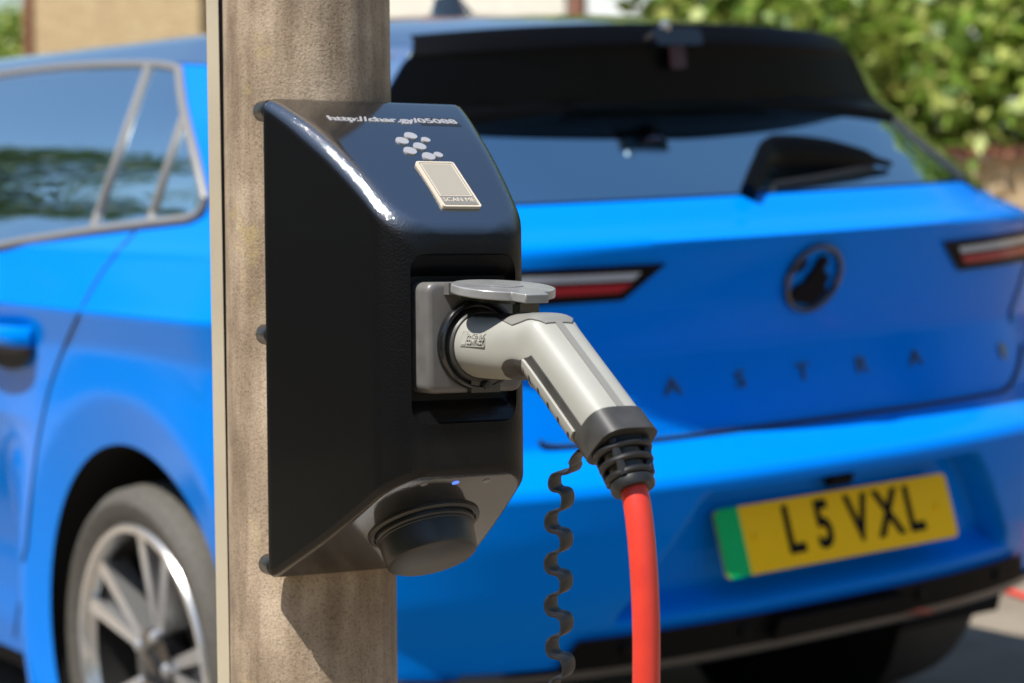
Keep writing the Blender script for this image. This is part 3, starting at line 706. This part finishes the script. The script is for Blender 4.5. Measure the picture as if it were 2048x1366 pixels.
text('label_lettering', 'SCAN ME', .0062, (fo[0]+fo[2]*(-LH+.0073)+fo[3]*.0003, fo[1], fo[2], fo[3]), 'label', lb, .0001, 0, .95)
# indicators
for i, q in enumerate(((848, 969), (911, 965), (973, 961))):
    x, y = on_bot(*q); O, X_, Y_, Z_ = bot_frame(x, y)
    mk('indicator_light', *lathe([(.0026, -.0005), (.0026, .0003), (.0018, .0006), (0, .0007)], 20, O, Z_, False), 'led_on' if i == 1 else 'led_off', unit)
# round cap below
O, X_, Y_, Z_ = bot_frame(.0035, .081)
kb = mk('round_cap', *lathe([(.0405, -.002), (.0405, .0012), (.0385, .0026), (.0372, .0026), (.0368, .0010), (.0360, .0010), (.0358, .0050), (.0348, .0062), (.0348, .0075), (.0342, .0080), (.0330, .0225), (.0318, .0252), (.0296, .0264), (0, .0266)], 72, O, Z_, False), 'knob', unit)
# socket: flange, bezel, lid
FZ = .0030
rings = []
for d, ins in ((-.0135, 0), (.009, .0), (.0115, .0006), (.0130, .0020), (.0136, .004)):
    rings.append([(a, D_-.0015+d, b) for a, b in rrect(.0364-ins, .0372-ins, .0065-ins*.5, 6, FC, FZ)])
fl = mk('socket_flange', *loft(rings), 'flange', unit, True, 40)
YF = D_-.0015+.0136; AX = (FC+.001, YF, -.0020)
mk('socket_bezel', *lathe([(.0305, -.001), (.0305, .0050), (.0298, .0062), (.0285, .0066), (.0272, .0058), (.0262, .0010), (.0262, -.006), (.0, -.006)], 72, AX, (0, 1, 0), False), 'ring', fl)
mk('lock_block', *box((FC+.004, YF+.003, FZ-.0320), (.022, .006, .010)), 'ring', fl, False)
mk('lock_pin', *lathe([(.0028, 0), (.0028, .004), (.0018, .0045), (0, .0045)], 12, (FC+.004, YF+.006, FZ-.0320), (0, 1, 0), False), 'dark_grey', fl)
# hinged lid, standing open over the plug
ht = math.radians(-7.0); ly_ = np.array([0, math.cos(ht), math.sin(ht)]); lz_ = np.array([0, -math.sin(ht), math.cos(ht)]); lx_ = np.array([1., 0, 0])
LR = .0345; Lc = np.array([FC+.001, YF+.0365, FZ+.0345])
out = []
for k in range(72):
    a = 2*math.pi*k/72; x, y = LR*math.cos(a), LR*math.sin(a)
    out.append((x, y))
tabw = .012
tab = [p for p in out if not (p[1] > 0 and abs(p[0]) < tabw)]
i0 = min(range(len(tab)), key=lambda i: (tab[i][0]-tabw)**2+(tab[i][1]-LR*.93)**2)
tab = tab[:i0+1]+[(tabw, LR*.94), (tabw*.72, LR+.010), (-tabw*.72, LR+.010), (-tabw, LR*.94)]+tab[i0+1:]
ld = mk('socket_lid', *prism(tab, -.0060, 0, (Lc, lx_, ly_, lz_)), 'lid', unit, True, 30)
mod = ld.modifiers.new('edge', 'BEVEL'); mod.width = .0008; mod.segments = 2; mod.limit_method = 'ANGLE'
mk('lid_seal', *prism([(a*.86, b*.86) for a, b in out], -.0085, -.0058, (Lc, lx_, ly_, lz_)), 'ring', ld, True, 30)
mk('lid_catch', *box(Lc+ly_*(LR-.004)-lz_*.010, (.014, .010, .010)), 'ring', ld, False)
mk('lid_hinge', *box((FC+.001, YF+.002, FZ+.0325), (.050, .010, .0075)), 'flange', ld, False)
arc = [Lc+lx_*(-.012+.024*t)+ly_*(.004+.006*math.sin(3*t))+lz_*.0003 for t in np.linspace(0, 1, 14)]
mk('lid_marking', *tube(np.array(arc), .0005, 6), 'lid', ld)

# ================================================================== PLUG AND CABLE
plug = empty('charging_plug', 'pale grey charging plug with red cable pushed into the black box', 'charging plug', m4(UM, UO))
PX = FC+.001
# stations: top point (y,z), bottom point (y,z), half width, squareness
ST = [((YF+.001, .0185), (YF+.001, -.0240), .0212, 2.0), ((.185, .0187), (.185, -.0242), .0214, 2.1), ((.210, .0188), (.208, -.0240), .0210, 2.3), ((.232, .0190), (.227, -.0230), .0203, 2.5),
      ((.250, .0196), (.243, -.0205), .0195, 2.6), ((.2640, .0185), (.2540, -.0195), .0188, 3.5), ((.2740, .0120), (.2620, -.0235), .0184, 3.5), ((.2960, -.0030), (.2780, -.0345), .0182, 3.5),
      ((.3200, -.0194), (.2965, -.0475), .0182, 3.5), ((.3440, -.0360), (.3140, -.0600), .0182, 3.5), ((.3590, -.0465), (.3280, -.0700), .0186, 3.5)]
stn = np.array([[*a, *b, c, d] for a, b, c, d in ST]); SEG = 60
stn_s = spline(stn, SEG)
def PS(s, th, off=0.):
    """plug skin: s 0..1 along, th 0 = top ridge, +-pi = underside"""
    k = np.array([np.interp(s*(SEG-1), np.arange(SEG), stn_s[:, j]) for j in range(6)])
    T = np.array([0, k[0], k[1]]); B = np.array([0, k[2], k[3]]); c = (T+B)/2; hv = (T-B)/2; L_ = np.linalg.norm(hv); hv /= L_; e = 2/k[5]
    cs, sn = math.cos(th), math.sin(th)
    y = math.copysign(abs(cs)**e, cs)*(L_+off); x = math.copysign(abs(sn)**e, sn)*(k[4]+off)
    return c+np.array([PX+x, 0, 0])+hv*y
TH = np.linspace(-np.pi, np.pi, 64, endpoint=False)
hd = mk('plug_body', *loft([[PS(s, t) for t in TH] for s in np.linspace(0, 1, 90)]), 'handle', plug, True, 50)
def patch(name, s0, s1, tlo, thi, off, m, par, n=40, k=10, skirt=True):
    """skin patch between th-limits that vary along s, with a turned-down edge"""
    P = []
    for s in np.linspace(s0, s1, n):
        a, b = tlo(s), thi(s); r_ = [PS(s, t, off) for t in np.linspace(a, b, k)]
        P.append([PS(s, a, -.001)]+r_+[PS(s, b, -.001)])
    P = [[PS(s0, t, -.001) for t in np.linspace(tlo(s0), thi(s0), k+2)]]+P+[[PS(s1, t, -.001) for t in np.linspace(tlo(s1), thi(s1), k+2)]]
    return mk(name, *grid(P), m, par, True, 40)
mk('nose_collar', *lathe([(.0262, -.0015), (.0262, .001), (.0252, .0040), (.0240, .0060), (.0228, .0072), (.020, .0072)], 64, (PX, YF, -.0028), (0, 1, 0), False), 'dark_grey', plug)
pi = np.pi
lim = lambda pts: (lambda s: float(np.interp(s, [p[0] for p in pts], [p[1] for p in pts])))
# top cover (dark in front, mid grey behind)
tc_ = lim([(.05, .42), (.20, .50), (.30, .78), (.36, .95), (.44, .80), (.52, .60), (.58, .30)])
patch('top_cover', .05, .28, lambda s: -tc_(s), tc_, .0006, 'dark_grey', plug)
patch('top_cover', .283, .58, lambda s: -tc_(s), tc_, .0009, 'mid_grey', plug)
patch('seam_strip', .56, .995, lambda s: -.028, lambda s: .028, .0009, 'mid_grey', plug, 40, 4)
# end band
patch('end_band', .895, 1.0, lambda s: -pi, lambda s: pi-1e-4, .0010, 'dark_grey', plug, 10, 80)
P = [PS(1., t, .0010) for t in TH]; ax_ = np.array([0, .826, -.564])
mk('end_cap', *loft([P, [p+ax_*.0012 for p in P]]), 'dark_grey', plug, False)
# black grip inlay under the elbow and down the inside of the handle, on both flanks
gr = lim([(.295, 2.6), (.31, 2.15), (.335, 1.95), (.36, 1.90), (.48, 1.86), (.54, 1.70), (.60, 1.57), (.90, 1.57)])
for sg in (-1, 1):
    lo, hi = (lambda s: gr(s)), (lambda s: pi-.02)
    if sg > 0: patch('grip_inlay', .30, .90, lo, hi, .0008, 'dark_grey', plug, 60, 10)
    else: patch('grip_inlay', .30, .90, lambda s: -hi(s), lambda s: -gr(s), .0008, 'dark_grey', plug, 60, 10)
g0 = .535
for sg in (-1, 1):
    a = lambda s: 1.72; b = lambda s: pi-.01
    if sg > 0: patch('grip_pad', g0, .885, a, b, .0022, 'handle', plug, 40, 8)
    else: patch('grip_pad', g0, .885, lambda s: -b(s), lambda s: -a(s), .0022, 'handle', plug, 40, 8)
for s in np.linspace(g0+.025, .87, 6):
    for sg in (-1, 1):
        v = []
        P = []
        for ds in (-.0055, .0055): P.append([PS(s+ds, sg*t, .0024) for t in np.linspace(1.90, pi, 8)])
        mk('grip_slot', *grid(P), 'seal_gap', plug, False)
# trigger
tg = [PS(s, pi, .004) for s in np.linspace(.44, .56, 10)]
mk('trigger', *tube(np.array(tg), np.interp(np.linspace(0, 1, 10), [0, .2, .8, 1], [.003, .006, .006, .003]), 12, np.interp(np.linspace(0, 1, 10), [0, .2, 1], [.006, .010, .010]), (0, 0, 1)), 'handle', plug)
# logo on the flank
pL = np.array([PS(.165, -pi/2, 0.)]) ; p0 = PS(.165, -pi/2, .0); 
Zl = np.array([-1., 0, 0]); Xl = np.array([0, 1., 0]); Yl = np.array([0, 0, 1.])
lc = pix(945, 678, UM, UO, 0, PX-.0212); lc[0] = PX-.0215
def bent(o):        # lay the flat lettering on the rounded flank
    for v in o.data.vertices:
        z = v.co.z; q = min(abs((z+.0027)/.0214), .99); v.co.x += .0214*(1-math.sqrt(1-q*q))
    return o
v, f = frame_ring(.0162, .0049, .0004, 0)
def fr2(hw, hh, wd_):
    o1 = rrect(hw, hh, .001, 3); i1 = rrect(hw-wd_, hh-wd_, .0006, 3); n = len(o1); V = []
    for z in (-.001, .0004): V += [lc+Xl*a+Yl*b+Zl*z for a, b in o1]+[lc+Xl*a+Yl*b+Zl*z for a, b in i1]
    F_ = [(2*n+i, 2*n+(i+1) % n, 3*n+(i+1) % n, 3*n+i) for i in range(n)]+[(i, (i+1) % n, 2*n+(i+1) % n, 2*n+i) for i in range(n)]+[(n+i, 3*n+i, 3*n+(i+1) % n, n+(i+1) % n) for i in range(n)]
    return [tuple(v) for v in V], F_
bent(mk('logo_frame', *fr2(.0165, .0050, .0005), 'handle', plug, False))
for s_, dz in (('PHŒNIX', .0019), ('CONTACT', -.0019)):
    t_ = bent(text('logo_lettering', s_, .0046, (lc+Xl*-.0080+Yl*dz+Zl*.0003, Xl, Yl, Zl), 'handle', plug, .0005, .0001, 1., 'LEFT'))
    xs = [v.co.y for v in t_.data.vertices]; k = .0232/(max(xs)-min(xs)); m0 = min(xs)
    for v in t_.data.vertices: v.co.y = m0+(v.co.y-m0)*k
v, f = box(lc+Xl*-.0122+Zl*.0001, (.0010, .0064, .0078)); bent(mk('logo_emblem', v, f, 'handle', plug, False))
# cable gland: stacked segments
g0_, g1_ = np.array([PX, .3405, -.0555]), np.array([PX, .3570, -.0835]); ga = g1_-g0_; GL = np.linalg.norm(ga); ga /= GL
mk('cable_gland', *lathe([(.0150, -.006), (.0150, .006), (.0120, .010), (.0105, GL), (.0080, GL)], 40, g0_, ga, False), 'gland', plug)
gu = np.array([1., 0, 0]); gv = np.cross(ga, gu)
for i, h in enumerate((.0085, .0165, .0245)):
    R_ = .0160-.0016*i
    pts = np.array([g0_+ga*h+gu*R_*math.cos(t)*1.0+gv*R_*.92*math.sin(t) for t in np.linspace(0, 2*pi, 48, endpoint=False)])
    mk('gland_ring', *tube(pts, .0024, 10, .0030, ga, closed=True), 'gland', plug)
for k in range(4):
    a = math.pi/4+k*math.pi/2; R0, R1 = .0160, .0128
    p_, q_ = g0_+ga*.004+(gu*math.cos(a)+gv*math.sin(a)*.92)*R0, g0_+ga*.0265+(gu*math.cos(a)+gv*math.sin(a)*.92)*R1
    mk('gland_rib', *tube(np.array([p_, (p_+q_)/2, q_]), .0030, 8), 'gland', plug)
mk('gland_collar', *lathe([(.0105, -.0045), (.0135, -.003), (.0138, .001), (.0128, .003), (.0085, .003)], 40, g0_+ga*(GL-.002), ga, False), 'gland', plug)
# cable: hangs to the pavement, then runs round behind the car to its far side
def to_u(p): return UM.T@(np.asarray(p)-UO)
cp = [g1_-ga*.012, np.array([PX, .3605, -.0930]), np.array([PX, .3665, -.125]), np.array([PX, .3692, -.160]), np.array([PX, .3690, -.198]), np.array([PX, .366, -.30]), np.array([PX+.002, .358, -.55]), np.array([PX+.01, .356, -.78])]
def onground(x, y, dz=.0085):
    lp = CM.T@(np.array([x, y, 0])-CO); h = .11 if lp[0] < -1.43 else (.115 if lp[0] < -1.28 else 0.)
    p = street(lp[0], lp[1], h+dz); return to_u(p)
b0 = UO+UM@cp[-1]
gp = [onground(*q) for q in ((b0[0]+.10, b0[1]+.06), (b0[0]+.28, b0[1]+.20), (.42, 1.55), (.70, 1.75), (1.05, 2.15), (1.55, 2.75), (1.86, 3.45), (1.78, 4.3), (1.45, 4.95), (1.30, 5.5), (1.05, 6.1))]
gp[0] = gp[0]+np.array([0, 0, .035])
cpts = spline(cp+gp, 260); ra = np.full(260, .0083)
mk('cable', *tube(cpts, ra, 20, upn=None), 'cable', plug)
# wavy lanyard
n = 240; cen = spline([pix(1166, 898, UM, UO, 0, PX-.006), pix(1150, 925, UM, UO, 0, PX-.006), pix(1128, 950, UM, UO, 0, PX-.006), pix(1119, 1010, UM, UO, 0, PX-.006), pix(1117, 1100, UM, UO, 0, PX-.006), pix(1117, 1200, UM, UO, 0, PX-.006), pix(1120, 1300, UM, UO, 0, PX-.006), pix(1123, 1366, UM, UO, 0, PX-.006), pix(1128, 1480, UM, UO, 0, PX-.006), pix(1130, 1600, UM, UO, 0, PX-.006)], n)
L_ = np.concatenate([[0], np.cumsum(np.linalg.norm(np.diff(cen, axis=0), axis=1))])
E1 = np.array([.86, .5, 0]); E1 /= np.linalg.norm(E1)
E1 = UM.T@np.array([1., 0, 0]); E1 /= np.linalg.norm(E1); E2 = UM.T@np.array([.62, .78, .12]); E2 /= np.linalg.norm(E2)
per = .0262
P = []
mid = []
for i in range(n):
    amp = .0050*min(1, L_[i]/.03); ph = 2*pi*L_[i]/per
    mid.append(cen[i]+E1*amp*math.sin(ph+pi)+np.array([0, 0, .34*amp*math.sin(2*ph)]))
mid = np.array(mid); tg_ = np.gradient(mid, axis=0); tg_ /= np.linalg.norm(tg_, axis=1)[:, None]
rings = []
for i in range(n):
    nn = np.cross(tg_[i], E2); nn /= np.linalg.norm(nn); hw, th = .0062, .0010
    rings.append([mid[i]+E2*a*hw+nn*b*th for a, b in ((-1, -.7), (-.9, -1), (.9, -1), (1, -.7), (1, .7), (.9, 1), (-.9, 1), (-1, .7))])
mk('lanyard', *loft(rings), 'strap', plug, True, 50)
mk('dust_cap', *lathe([(.030, -.05), (.032, -.048), (.032, -.004), (.028, 0), (0, 0)], 40, mid[-1]+np.array([0, 0, .001]), (0, 0, 1), False), 'strap', plug)

# ================================================================== BACKGROUND
# garden wall with coping and hedge across the road
WX = 7.0
gw = empty('garden_wall', 'low brick garden wall with red tile coping under the hedge', 'wall', upright(WX, 8))
mk('brickwork', *box((.12, -6, .48), (.23, 50, 1.0)), 'brick_wall', gw, False)
for i in range(100):
    mk('coping_tile', *box((.12, -31+.25+i*.5, 1.015+.006*(i % 3)), (.33, .485, .065)), 'coping', gw, False)
def leaves(n, sampler, size, seed):
    r = np.random.default_rng(seed); P = sampler(r, n); N = len(P)
    d = r.normal(size=(N, 3)); d[:, 2] = d[:, 2]*.6-.15; d /= np.linalg.norm(d, axis=1)[:, None]
    q = r.normal(size=(N, 3)); q -= d*(q*d).sum(1)[:, None]; q /= np.linalg.norm(q, axis=1)[:, None]
    s = size*r.uniform(.6, 1.35, N)[:, None]; nn = np.cross(d, q)
    V = np.stack([P, P+d*s*.5+q*s*.26+nn*s*.06, P+d*s, P+d*s*.5-q*s*.26+nn*s*.06], 1).reshape(-1, 3)
    F = np.arange(N*4).reshape(N, 4)
    me = bpy.data.meshes.new('foliage'); me.vertices.add(len(V)); me.vertices.foreach_set('co', V.ravel().astype(np.float32))
    me.loops.add(N*4); me.loops.foreach_set('vertex_index', F.ravel().astype(np.int32)); me.polygons.add(N)
    me.polygons.foreach_set('loop_start', (np.arange(N)*4).astype(np.int32)); me.polygons.foreach_set('loop_total', np.full(N, 4, np.int32)); me.update(); me.validate()
    return me
def clump_sampler(centres, radii, squash=(1, 1, 1)):
    C = np.array(centres); R = np.array(radii)
    def f(r, n):
        k = r.choice(len(C), n, p=R**2/np.sum(R**2)); d = r.normal(size=(n, 3)); d /= np.linalg.norm(d, axis=1)[:, None]
        rad = R[k]*np.clip(r.normal(.86, .16, n), .2, 1.15); return C[k]+d*rad[:, None]*np.array(squash)
    return f
hg = empty('garden_hedge', 'tall leafy light green hedge growing over the garden wall', 'hedge', upright(WX+.75, 6.2))
cs, rs = [], []
for i in range(330):
    cs.append((rng.uniform(-.75, .9), rng.uniform(-6, 4.1), rng.uniform(.9, 4.6))); rs.append(rng.uniform(.26, .55))
o = link('foliage', leaves(52000, clump_sampler(cs, rs), .155, 3), 'leaf', hg, False)
for i in range(10):
    y = -6.0+i*1.0; pts = spline([(0.1, y, -.1), (.05+rng.uniform(-.1, .1), y+.05, 1.2), (rng.uniform(-.2, .2), y+rng.uniform(-.3, .3), 2.6), (rng.uniform(-.2, .2), y+rng.uniform(-.4, .4), 3.9)], 10)
    mk('stem', *tube(pts, np.linspace(.05, .012, 10), 7), 'bark', hg)
def tree(name, label, x, y, h, r, m, n, seed, size=.13, low=.45):
    t = empty(name, label, 'tree', upright(x, y)); rr = np.random.default_rng(seed)
    mk('trunk', *tube(spline([(0, 0, -.15), (.05, 0, h*.25), (-.05, .08, h*.5), (.05, .05, h*.8)], 12), np.linspace(.035*h, .012*h, 12), 10), 'bark', t)
    cs, rs = [], []
    for i in range(46):
        a, u = rr.uniform(0, 6.28), rr.uniform(0, 1)**.6; zz = rr.uniform(low, 1.0); k = math.sin(min(1, (zz-low)/(1-low)*1.0+.12)*2.6)
        c = (r*u*k*math.cos(a), r*u*k*math.sin(a), h*zz); cs.append(c); rs.append(rr.uniform(.18, .34)*r)
        if i % 3 == 0: mk('limb', *tube(spline([(0, .03, h*min(zz*.7, .6)), (c[0]*.5, c[1]*.5, h*zz*.85), c], 7), np.linspace(.012*h, .004*h, 7), 6), 'bark', t)
    link('crown', leaves(n, clump_sampler(cs, rs), size, seed+1), m, t, False)
    return t
# houses on the far side of the road
def window(parent, c, w_, h, ax, out_, nm='window'):
    """c: centre on wall face, ax: unit along the wall, out_: outward normal"""
    c = np.array(c, float); ax = np.array(ax, float); o = np.array(out_, float); Z = np.array([0, 0, 1.])
    wn = mk(nm, *prism([(-w_/2, -h/2), (w_/2, -h/2), (w_/2, h/2), (-w_/2, h/2)], -.05, .012, (c, ax, Z, o)), 'pane', parent, False)
    for a, b, ww, hh in ((0, h/2, w_+.12, .09), (0, -h/2, w_+.12, .09), (-w_/2, 0, .09, h+.05), (w_/2, 0, .09, h+.05), (0, .0, w_, .06), (0, 0, .055, h)):
        d1 = .07 if (a or b) else .045
        if ww == .055: d1 = .052
        mk('frame_bar', *prism([(a-ww/2, b-hh/2), (a+ww/2, b-hh/2), (a+ww/2, b+hh/2), (a-ww/2, b+hh/2)], -.02, d1, (c, ax, Z, o)), 'frame_white', wn, False)
    mk('sill', *prism([(-w_/2-.12, -h/2-.14), (w_/2+.12, -h/2-.14), (w_/2+.12, -h/2-.05), (-w_/2-.12, -h/2-.05)], -.02, .14, (c, ax, Z, o)), 'frame_white', wn, False)
def house(label, x, y, wid, dep, h, wall, cat='house', doors=True):
    e = empty('house', label, cat, upright(x, y), 'houses across the road')
    mk('wall', *box((dep/2, wid/2, h/2-.2), (dep, wid, h+.4)), wall, e, False)
    ov = .35; rh = 2.4
    v = [(-ov, -ov*.3, h), (dep+ov, -ov*.3, h), (dep+ov, wid+ov*.3, h), (-ov, wid+ov*.3, h), (dep/2, -ov*.3, h+rh), (dep/2, wid+ov*.3, h+rh)]
    rf = mk('roof', v, [(0, 3, 2, 1), (0, 4, 5, 3), (1, 2, 5, 4), (0, 1, 4), (2, 3, 5)], 'roof_tile', e, False)
    mk('chimney', *box((dep/2, wid*.8, h+rh), (.6, .9, 1.6)), 'brick_red', rf, False)
    mk('string_course', *box((-.0, wid/2, h-2.25), (.06, wid, .22)), 'brick_red', e, False)
    mk('gutter', *tube(np.array([(-ov-.04, -.1, h-.03), (-ov-.04, wid+.1, h-.03)]), .06, 10), 'coping', e)
    mk('downpipe', *tube(np.array([(-.12, wid-.15, -.1), (-.12, wid-.15, h)]), .10, 10), 'coping', e)
    for zz in (1.5, h-.95):
        for t in ((.28, .75) if zz > 2 else (.28,)):
            window(e, (-.0, wid*t, zz), 1.5, 1.35, (0, 1, 0), (-1, 0, 0))
    d = mk('door', *prism([(-.45, -.1), (.45, -.1), (.45, 2.05), (-.45, 2.05)], -.04, .04, ((0, wid*.75, 0), (0, 1, 0), (0, 0, 1), (-1, 0, 0))), 'door_red', e, False)
    mk('door_handle', *lathe([(.02, 0), (.03, .04), (0, .06)], 12, (-.04, wid*.75-.36, 1.0), (-1, 0, 0), False), 'steel', d)
    window(e, (dep*.5, 0, h-.95), 1.1, 1.2, (1, 0, 0), (0, -1, 0))
    return e
house('cream rendered house with brown tiled roof behind the car roof', 17, 23.6, 11.0, 7, 6.6, 'render_cream')
house('white rendered house with brown tiled roof beside the hedge', 17, 11.8, 11.5, 7, 6.4, 'render_white')
house('yellow brick house with red gutter beyond the cream house', 17, 35.3, 8.2, 7, 7.6, 'brick_yellow')
tree('street_tree', 'bushy green tree beyond the yellow brick house', 17.5, 45.8, 4.4, 2.0, 'leaf', 9000, 21, .16, .25)
# the rest of the street, either side of the view
house('pale rendered house next to the white house, facing the garden wall', 17, -.5, 11.5, 7, 5.4, 'render_cream')
for i, (yy, c, lab) in enumerate(((-14, 'brick_red', 'red brick house facing the charging post, nearest the lamp post'), (0.5, 'brick_red', 'red brick house on the near side of the road beside the parked car'), (14.5, 'brick_red', 'red brick house on the near side of the road, ahead of the parked car'))):
    e = house(lab, -12.0, yy, 11.5, 7, 5.8, c); e.matrix_world = upright(-12.0, yy+11.5, 0, math.pi); e['group'] = 'houses on the near side of the road'
tree('street_tree', 'broad green tree behind the garden wall opposite the lamp post', 10.5, -7.5, 7.0, 3.4, 'leaf_dark', 9000, 31)
tree('street_tree', 'tall green tree further along the garden wall behind the photographer', 9.8, -15, 7.5, 3.6, 'leaf_dark', 9000, 41)

ph_ = empty('unseen_hedge', 'unseen clipped dark green hedge along the near pavement, added to darken reflections', 'hedge', upright(-4.75, 0))  # unseen hedge added so the box flank reflects something dark
cs = [(rng.uniform(-.3, .3), rng.uniform(-14, 16), rng.uniform(.3, 2.1)) for _ in range(420)]; rs = [rng.uniform(.25, .45) for _ in cs]
link('foliage', leaves(52000, clump_sampler(cs, rs), .09, 13), 'leaf_dark', ph_, False)
for i in range(15): mk('stem', *tube(np.array([(0, -13.5+i*2, -.1), (.05, -13.4+i*2, 1.0), (0, -13.5+i*2, 1.8)]), np.array([.04, .03, .01]), 7), 'bark', ph_)

tree('street_tree', 'round green tree on the near pavement ahead of the parked car', -5.2, 15.5, 6.2, 2.3, 'leaf_dark', 9000, 51)
tree('street_tree', 'taller green tree on the near pavement, further along than the round one', -6.0, 23.5, 8.5, 2.9, 'leaf_dark', 9000, 61)
